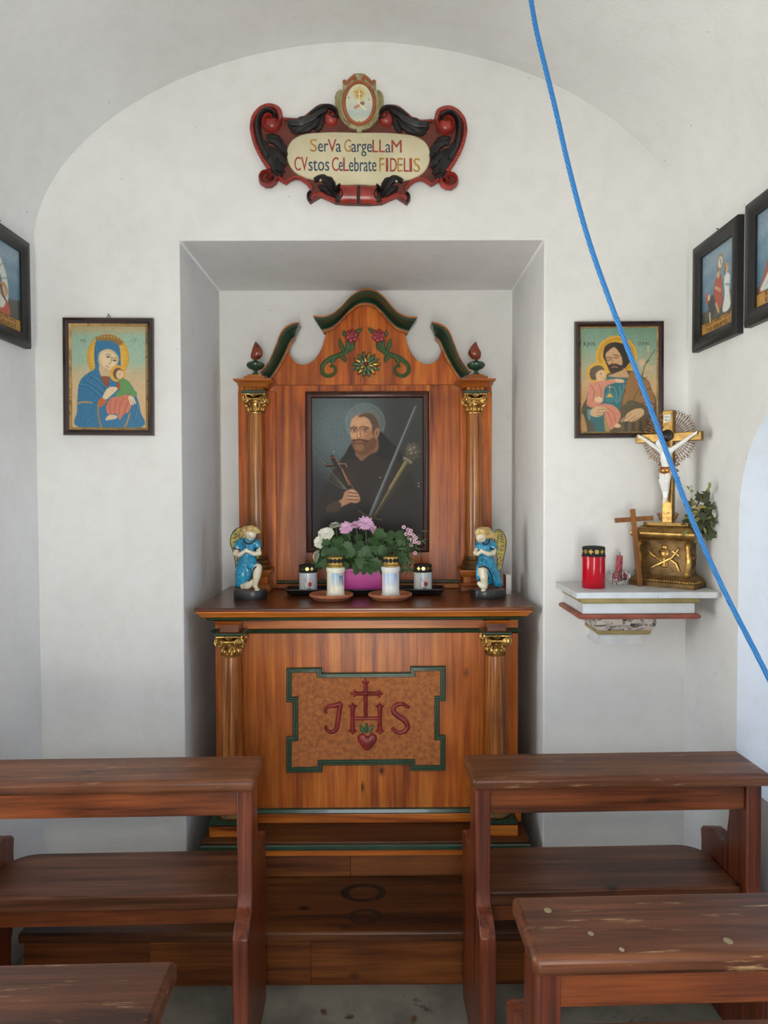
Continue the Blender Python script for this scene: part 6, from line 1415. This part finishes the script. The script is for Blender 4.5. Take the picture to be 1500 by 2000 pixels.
# -- gilded crucifix on its pedestal
ang = R_(-45); pcx, pcy = 1.028, 2.566
cr = thing('crucifix', 'gilded crucifix with white corpus and copper rays on a carved gold pedestal', 'crucifix', (pcx, pcy, ZS), ang)
PW, PD = 0.092, 0.034
def ush(prof, name, mat):
    m = MB(); rings = [[(-PW-d, -PD-d, z), (PW+d, -PD-d, z), (PW+d, PD+min(d, 0.012), z), (-PW-d, PD+min(d, 0.012), z)] for d, z in prof]; m.loft(rings); return m.build(name, mat, cr, shift=False)
ush([(0.026, 0.0), (0.026, 0.016), (0.022, 0.020), (0.022, 0.026), (0.012, 0.034), (0.006, 0.042)], 'pedestal_base', 'dullgold')
ush([(0.0, 0.042), (-0.004, 0.06), (-0.004, 0.15), (0.0, 0.165)], 'pedestal_die', 'dullgold')
ush([(0.002, 0.165), (0.010, 0.172), (0.020, 0.178), (0.024, 0.186), (0.024, 0.192), (0.010, 0.206), (-0.004, 0.214), (-0.010, 0.217), (-0.012, 0.228)], 'pedestal_top', 'oldgold')
m = MB()
for i in range(26):
    m.ell((-PW-0.020+i*(2*PW+0.040)/25, -PD-0.0235, 0.022), (0.0036, 0.003, 0.0034), su=6, sv=5)
for i in range(10): m.ell((PW+0.0235, -PD-0.016+i*0.0095, 0.022), (0.003, 0.0036, 0.0034), su=6, sv=5)
m.build('pearl_band', 'gold', cr, shift=False)
for sx_ in (-1, 1):
    m = MB(); x = sx_*(PW-0.004)
    m.tube(catmull([(x, -PD-0.002, 0.158), (x, -PD-0.014, 0.150), (x, -PD-0.010, 0.125), (x, -PD-0.004, 0.095), (x, -PD-0.012, 0.066), (x, -PD-0.016, 0.052), (x, -PD-0.006, 0.046)], 5), [0.008]*12+[0.010]*12+[0.012]*7, 8, up=(1, 0, 0)); m.ell((x, -PD-0.010, 0.150), (0.012, 0.009, 0.009)); m.ell((x, -PD-0.012, 0.056), (0.012, 0.010, 0.010))
    m.build('corner_scroll', 'gold', cr, shift=False)
yf = -PD+0.004
m = MB(); m.ell((0, yf, 0.118), (0.020, 0.008, 0.018)); m.ell((0, yf-0.004, 0.128), (0.021, 0.006, 0.005)); m.cap((0, yf, 0.10), (0, yf, 0.078), 0.006, 0.006); m.ell((0, yf, 0.074), (0.015, 0.007, 0.006)); m.ell((0, yf, 0.140), (0.012, 0.006, 0.010))
m.build('relief_chalice', 'gold', cr, shift=False)
m = MB(); m.tube([(0.052, yf, 0.135), (0.030, yf-0.004, 0.105), (-0.045, yf, 0.066)], 0.0045, 6); m.tube([(0.030, yf, 0.128), (0.055, yf, 0.112)], 0.004, 6); m.tube([(-0.055, yf, 0.125), (-0.035, yf-0.004, 0.108), (-0.02, yf, 0.100)], 0.004, 6); m.tube([(0.02, yf, 0.10), (0.045, yf-0.004, 0.085), (0.055, yf, 0.060), (0.045, yf, 0.070)], 0.005, 6)
for i in range(6): m.ell((-0.050+0.012*i, yf, 0.112-0.006*i), (0.009, 0.004, 0.004), rot=Euler((0, 0.8, 0)), su=8, sv=6)
m.build('relief_ornament', 'gold', cr, shift=False)
m = MB()
for i in range(8): m.ell((PW-0.004, 0.004+0.018*math.cos(i*PI/4), 0.105+0.030*math.sin(i*PI/4)), (0.004, 0.009, 0.012), su=8, sv=6)
m.ell((PW-0.003, 0.004, 0.105), (0.006, 0.008, 0.012)); m.build('side_rosette', 'dullgold', cr, shift=False)
zc0 = 0.226; zc1 = 0.628; zarm = 0.532
m = MB(); m.box(-0.0195, 0.0195, -0.011, 0.014, zc0, zc1); m.build('cross_upright', 'oldgold', cr, shift=False, bevel=0.003)
m = MB(); m.box(-0.118, 0.118, -0.0105, 0.0135, zarm-0.0165, zarm+0.0165); m.build('cross_arm', 'oldgold', cr, shift=False, bevel=0.003)
m = MB(); m.lathe([(0.021, 0.0), (0.021, 0.005), (0.010, 0.010), (0.0, 0.011)], seg=20, cap1=False); m.v = [(v[0], -0.011-v[2], zarm+0.006+v[1]) for v in m.v]; m.build('halo_disc', 'metal', cr, shift=False)
m = MB(); m.prism([(-0.012, 0.585), (0.011, 0.587), (0.012, 0.612), (-0.011, 0.613)], -0.0135, -0.0112); ti = m.build('title_plate', 'porc', cr, shift=False)
for z_, tx in ((0.600, 'IN'), (0.588, 'RI')):
    m = MB(); text_into(m, tx, -0.008, 0.008, z_, 0.009, -0.0140); o = m.build('lettering', 't_dark', cr, shift=False, recalc=False); o.parent = ti
# openwork rays
m = MB(); zc_ = zarm
for q in range(4):
    for i in range(11):
        a = q*PI/2+PI/4+(i-5)*0.125; r1 = 0.098-0.014*abs(math.sin(4*(a-PI/4)))+(0.008 if i % 2 else 0)
        m.tube([(0.03*math.cos(a), 0.004, zc_+0.03*math.sin(a)), (r1*math.cos(a), 0.004, zc_+r1*math.sin(a))], 0.0013, 5)
    for rr in (0.052, 0.072, 0.088):
        m.tube([(rr*(1+0.05*(-1)**i)*math.cos(q*PI/2+PI/4+(i-10)*0.0625), 0.004, zc_+rr*(1+0.05*(-1)**i)*math.sin(q*PI/2+PI/4+(i-10)*0.0625)) for i in range(21)], 0.0011, 5)
    for i in range(10):
        a = q*PI/2+PI/4+(i-4.5)*0.125; r1 = 0.100; m.tube([(0.088*math.cos(a-0.06), 0.004, zc_+0.088*math.sin(a-0.06)), (r1*math.cos(a), 0.004, zc_+r1*math.sin(a)), (0.088*math.cos(a+0.06), 0.004, zc_+0.088*math.sin(a+0.06))], 0.0013, 5)
m.build('openwork_rays', 'filigree', cr, shift=False)
for sx_ in (-1, 1):
    m = MB()
    for k_ in range(4):
        z = 0.375+0.024*k_; x0 = sx_*0.0165; x1 = sx_*(0.040-0.004*(k_ % 2))
        for (za_, zb_) in ((z, z+0.012), (z+0.024, z+0.012)): m.tube([(x0, 0.003, za_), ((x0+x1)/2, 0.003, (za_+zb_)/2+0.003), (x1, 0.003, zb_)], 0.0014, 5)
        m.tube([(x0, 0.003, z+0.012), (x1, 0.003, z+0.012)], 0.0011, 5)
        m.tube([(x0+(x1-x0)*0.5, 0.003, z+0.004), (x0+(x1-x0)*0.7, 0.003, z+0.012), (x0+(x1-x0)*0.5, 0.003, z+0.020)], 0.0011, 5)
    m.build('openwork_trim', 'filigree', cr, shift=False)
    m = MB()
    for k_ in range(3): m.tube(catmull([(sx_*0.017, 0.0, 0.232+0.008*k_), (sx_*(0.030+0.004*k_), -0.004, 0.240+0.008*k_), (sx_*0.026, -0.006, 0.252+0.005*k_), (sx_*0.018, 0, 0.246+0.004*k_)], 4), 0.0022, 5)
    m.build('foot_ornament', 'filigree', cr, shift=False)
# corpus
m = MB(); yb = -0.021
sh_ = 0.492
m.ell((-0.016, yb-0.014, 0.508), (0.0145, 0.016, 0.019), rot=Euler((0.3, -0.4, 0))); m.chain([(-0.012, yb-0.006, 0.492), (-0.004, yb-0.002, 0.482)], [0.009, 0.010])
m.chain([(0, yb, 0.478), (0, yb-0.002, 0.455), (0.001, yb, 0.432), (0.001, yb, 0.418)], [0.021, 0.0195, 0.016, 0.018]); m.chain([(-0.016, yb, 0.484), (0.016, yb, 0.484)], [0.012, 0.012])
for s_ in (-1, 1):
    m.chain([(s_*0.020, yb, 0.486), (s_*0.055, yb+0.004, 0.510), (s_*0.084, yb+0.006, 0.531)], [0.0095, 0.0078, 0.0055]); m.chain([(s_*0.084, yb+0.006, 0.531), (s_*0.098, yb+0.008, 0.540)], [0.0062, 0.005])
    for f_ in range(4): m.chain([(s_*0.094, yb+0.006, 0.538), (s_*(0.104+0.001*f_), yb+0.004, 0.536+0.004*f_)], [0.0026, 0.0018], 6)
    m.chain([(s_*0.009, yb, 0.412), (s_*0.009, yb-0.012, 0.376), (s_*0.004, yb-0.002, 0.340), (s_*0.003, yb-0.002, 0.318)], [0.0135, 0.0110, 0.0085, 0.006]); m.chain([(s_*0.003, yb-0.002, 0.318), (s_*0.002, yb-0.010, 0.302)], [0.006, 0.004])
m.build('corpus', 'porc', cr, shift=False, remesh=0.0016, smooth_it=2)
m = MB(); m.ell((0, yb-0.002, 0.414), (0.026, 0.022, 0.017)); m.cap((0.014, yb-0.008, 0.420), (0.026, yb-0.010, 0.400), 0.007, 0.004); m.tube(catmull([(-0.020, yb-0.008, 0.420), (0, yb-0.018, 0.410), (0.020, yb-0.008, 0.420)], 5), 0.004, 6); m.build('loincloth', 'copper', cr, shift=False)
# -- plain wooden cross leaning in front of the pedestal
wc = thing('wooden_cross', 'plain brown lath cross leaning against the gold pedestal', 'cross', (U(1250, 1140, 2.56)[0], 2.56, ZS))
wc.rotation_euler = (R_(-7), R_(-3.5), 0)
m = MB(); m.box(-0.0085, 0.0085, -0.006, 0.006, 0.0005, 0.278); m.build('upright_lath', 'lathwood', wc, shift=False, bevel=0.001)
m = MB(); m.box(-0.064, 0.075, 0.0062, 0.015, 0.233, 0.250); o = m.build('cross_lath', 'lathwood', wc, shift=False, bevel=0.001)
# -- dried bouquet on the pedestal
bo = Vector((1.086, 2.53, ZS+0.226)); bq = thing('dried_bouquet', 'small dried bouquet of ivy leaves and willow catkins beside the crucifix', 'bouquet', tuple(bo))
li = leaf_proto('leaf', 'ivy', [(0, 0), (0.18, 0.08), (0.48, 0.22), (0.28, 0.42), (0.38, 0.66), (0.14, 0.72), (0, 1.0)]); ln_ = leaf_proto('leaf', 'drygreen', [(0, 0), (0.12, 0.2), (0.16, 0.5), (0.08, 0.8), (0, 1.0)]); ly = leaf_proto('leaf', 'yellowleaf', [(0, 0), (0.18, 0.25), (0.2, 0.5), (0.1, 0.8), (0, 1.0)])
rg = random.Random(5)
def clampx(p): return (min(p[0], XR-0.012), p[1], p[2])
sp = []
for i in range(70):
    px = rg.gauss(1376, 17); py = rg.gauss(1006, 18); px = min(max(px, 1345), 1403); py = min(max(py, 962), 1044)
    p = clampx(U(px, py, rg.uniform(2.43, 2.52))); d = (((px-1372)/30)+rg.uniform(-0.5, 0.4), rg.uniform(-1, 0.1), (1010-py)/40+rg.uniform(-0.5, 0.5))
    if p[0] > XR-0.04: d = (-abs(d[0])*0.3, -1.0, d[2])
    grow(bq, bo, [(p, d, rg.uniform(0.026, 0.044), rg.uniform(-0.6, 0.6))], li if i % 4 else ln_)
for q in ((1372, 992), (1380, 990), (1365, 1000)): grow(bq, bo, [(clampx(U(q[0], q[1], 2.43)), (rg.uniform(-0.5, 0.5), -0.4, 0.3), 0.03, 0.2)], ly)
for e_, c_ in (((1349, 955), 'catkin'), ((1350, 970), 'catkin'), ((1393, 1003), 'catkin'), ((1396, 1008), 'catkin'), ((1386, 950), 'drygreen'), ((1383, 960), 'drygreen')):
    e3 = Vector(clampx(U(e_[0], e_[1], 2.44)))-bo
    m = MB(); m.tube(catmull([(0, 0, 0.0), tuple(e3*0.5+Vector((0.004, 0.0, 0.02))), tuple(e3)], 4), 0.0014, 5); m.build('twig', 'twig', bq, shift=False)
    m = MB(); m.ell(e3+Vector((0, 0, 0.004)), (0.0055, 0.0055, 0.0105), su=8, sv=6); m.build('catkin', c_, bq, shift=False)
for i in range(12):
    e3 = Vector(clampx(U(1350+rg.uniform(-4, 22), 1008+rg.uniform(-15, 26), rg.uniform(2.42, 2.47))))-bo
    m = MB(); m.tube([tuple(e3*0.3), tuple(e3)], 0.0010, 4)
    for k_ in range(7):
        b_ = e3*(0.45+0.08*k_)
        for s_ in (-1, 1): m.tube([tuple(b_), tuple(b_+Vector((s_*0.010, -0.004, 0.007)))], [0.0009, 0.0003], 4)
    m.build('sprig', 'drygreen', bq, shift=False)
m = MB(); m.tube([(0, 0, 0.0), (0.0, -0.002, 0.03)], [0.010, 0.013], 10); m.build('stalk_bundle', 'twig', bq, shift=False)
for o in (li, ln_, ly): bpy.data.objects.remove(o)

# ================================================================== dry leaves lying on the floor
lf = leaf_proto('dry_leaf', 'twig', [(0, 0), (0.2, 0.2), (0.26, 0.5), (0.12, 0.8), (0, 1.0)], 0.1, 0.5)
lf.data.materials[0] = plain('curled_dry_leaf', '#7a5c3c', 0.8, var=0.3, vscale=40)
for i, (px, py, lb) in enumerate(((636, 1984, 'curled dry leaf on the floor, leftmost of three'), (693, 1988, 'curled dry leaf on the floor, middle of three'), (812, 1986, 'curled dry leaf on the floor, rightmost of three'))):
    d = CR @ Vector(((px-750)/F, (1000-py)/F, -1)); t_ = -CAMZ/d.z
    o = bpy.data.objects.new('dry_leaf', lf.data); COL.objects.link(o); o.location = (d.x*t_, d.y*t_, 0.0035); o.scale = (0.034,)*3; o.rotation_euler = (0, 0, 1.1*i+0.5)
    tag(o, lb, 'leaf', 'dry leaves on the floor')
bpy.data.objects.remove(lf)
# ================================================================== pews
def pew(label, x0, x1, yn, rz, pivot):
    t = thing('pew', label, 'pew', (pivot, yn, 0), rz, 'pews facing the altar')
    a, b = x0-pivot, x1-pivot
    m = MB(); m.box(a, b, -0.03, 0.165, 0.800, 0.838)
    m.build('book_ledge', 'pew_top', t, shift=False, bevel=0.012, seg=3)
    prof = [(0.0, 0.80), (0.0, 0.50), (-0.012, 0.462), (-0.05, 0.445), (-0.085, 0.415), (-0.09, 0.38), (-0.09, 0.16), (-0.11, 0.12), (-0.12, 0.0), (0.265, 0.0), (0.262, 0.09), (0.255, 0.13), (0.25, 0.16), (0.255, 0.22), (0.28, 0.28), (0.28, 0.50), (0.285, 0.535), (0.27, 0.55), (0.255, 0.548), (0.235, 0.565), (0.20, 0.568), (0.165, 0.562), (0.135, 0.568), (0.118, 0.595), (0.105, 0.66), (0.10, 0.80)]
    for e0, e1 in ((a+0.012, a+0.056), (b-0.056, b-0.012)):
        m = MB(); m.prismx(prof, e0, e1); m.build('end_board', 'pew_v', t, shift=False, bevel=0.004)
    m = MB(); m.box(a+0.056, b-0.056, 0.012, 0.040, 0.718, 0.800); m.build('back_rail', 'pew_h', t, shift=False, bevel=0.003)
    sa, sb = a+0.056, b-0.056; r = 0.085; pts = [(sa, 0.025), (sb, 0.025), (sb, 0.20)]
    pts += [(sb-r+r*math.cos(PI/2*i/6)*1.0, 0.20+r*math.sin(PI/2*i/6)) for i in range(1, 7)]
    pts += [(sa+r-r*math.sin(PI/2*i/6), 0.20+r*math.cos(PI/2*i/6)) for i in range(0, 6)]+[(sa, 0.20)]
    m = MB(); m.prismz(pts, 0.437, 0.482); m.build('seat_board', 'pew_seat', t, shift=False, bevel=0.006)
    m = MB(); m.box(sa, sb, 0.10, 0.125, 0.35, 0.437); m.build('seat_bearer', 'pew_h', t, shift=False, bevel=0.002)
    return t
RZ = R_(1.5)
pew('front pew left of the aisle with brightly worn ledge', XL+0.05, -0.362, 2.03, RZ, -0.362)
pew('front pew right of the aisle with scuffed ledge', 0.255, XR-0.035, 2.03, RZ, 0.255)
pr2 = pew('second pew right of the aisle, ledge spotted with wax, bottom right corner', 0.262, XR-0.035, 1.252, RZ, 0.262)
pew('second pew left of the aisle, only its ledge end in the bottom left corner', XL+0.05, -0.352, 1.062, RZ, -0.352)
# ================================================================== rope
rt = [(1037, 0), (1050, 70), (1083, 205), (1113, 335), (1150, 470), (1200, 612), (1258, 765), (1310, 905), (1360, 1035), (1420, 1165), (1500, 1322)]
pts = [U(p[0], p[1], 1.60-0.012*i) for i, p in enumerate(rt)]
p0 = Vector(pts[0]); d0 = (Vector(pts[0])-Vector(pts[1])).normalized()
tops = []
q_ = p0.copy()
for i in range(40):
    q_ = q_+d0*0.05
    zc = SPR+RISE*(max(0, 1-abs((q_.x-XC)/HW)**1.9))**(1/1.9)
    if q_.z > zc-0.01: break
    tops.append(tuple(q_))
pe = Vector(pts[-1]); de = (Vector(pts[-1])-Vector(pts[-2])).normalized(); kk = (XR-0.012-pe.x)/de.x
end = (XR-0.014, 1.44, (pe+de*kk).z)
path = catmull(tops[::-1]+pts+[tuple(pe*0.5+Vector(end)*0.5+Vector((0, 0, -0.01))), end], 6)
rp_ = thing('bell_rope', 'taut blue braided rope slanting across the right half from ceiling to wall', 'rope', end)
m = MB(); m.tube(path, 0.0055, 10); m.build('cord', 'rope', rp_)
m = MB(); e_ = Vector(end); m.tube([(XR-0.0005, e_.y, e_.z), (XR-0.03, e_.y, e_.z-0.002), (XR-0.034, e_.y, e_.z+0.02)], 0.004, 8); m.build('wall_hook', 'metal', rp_)

# wax spots on the second right pew
for (lx, ly_, r) in ((0.36, 0.005, 0.010), (0.12, 0.035, 0.007), (0.16, -0.012, 0.006), (0.50, 0.10, 0.006), (0.06, 0.11, 0.009)):
    m = MB(); m.ell((lx, ly_, 0.8385), (r*0.8, r, 0.0016), su=10, sv=6); m.build('wax_drop', 'oldwax', pr2, shift=False)
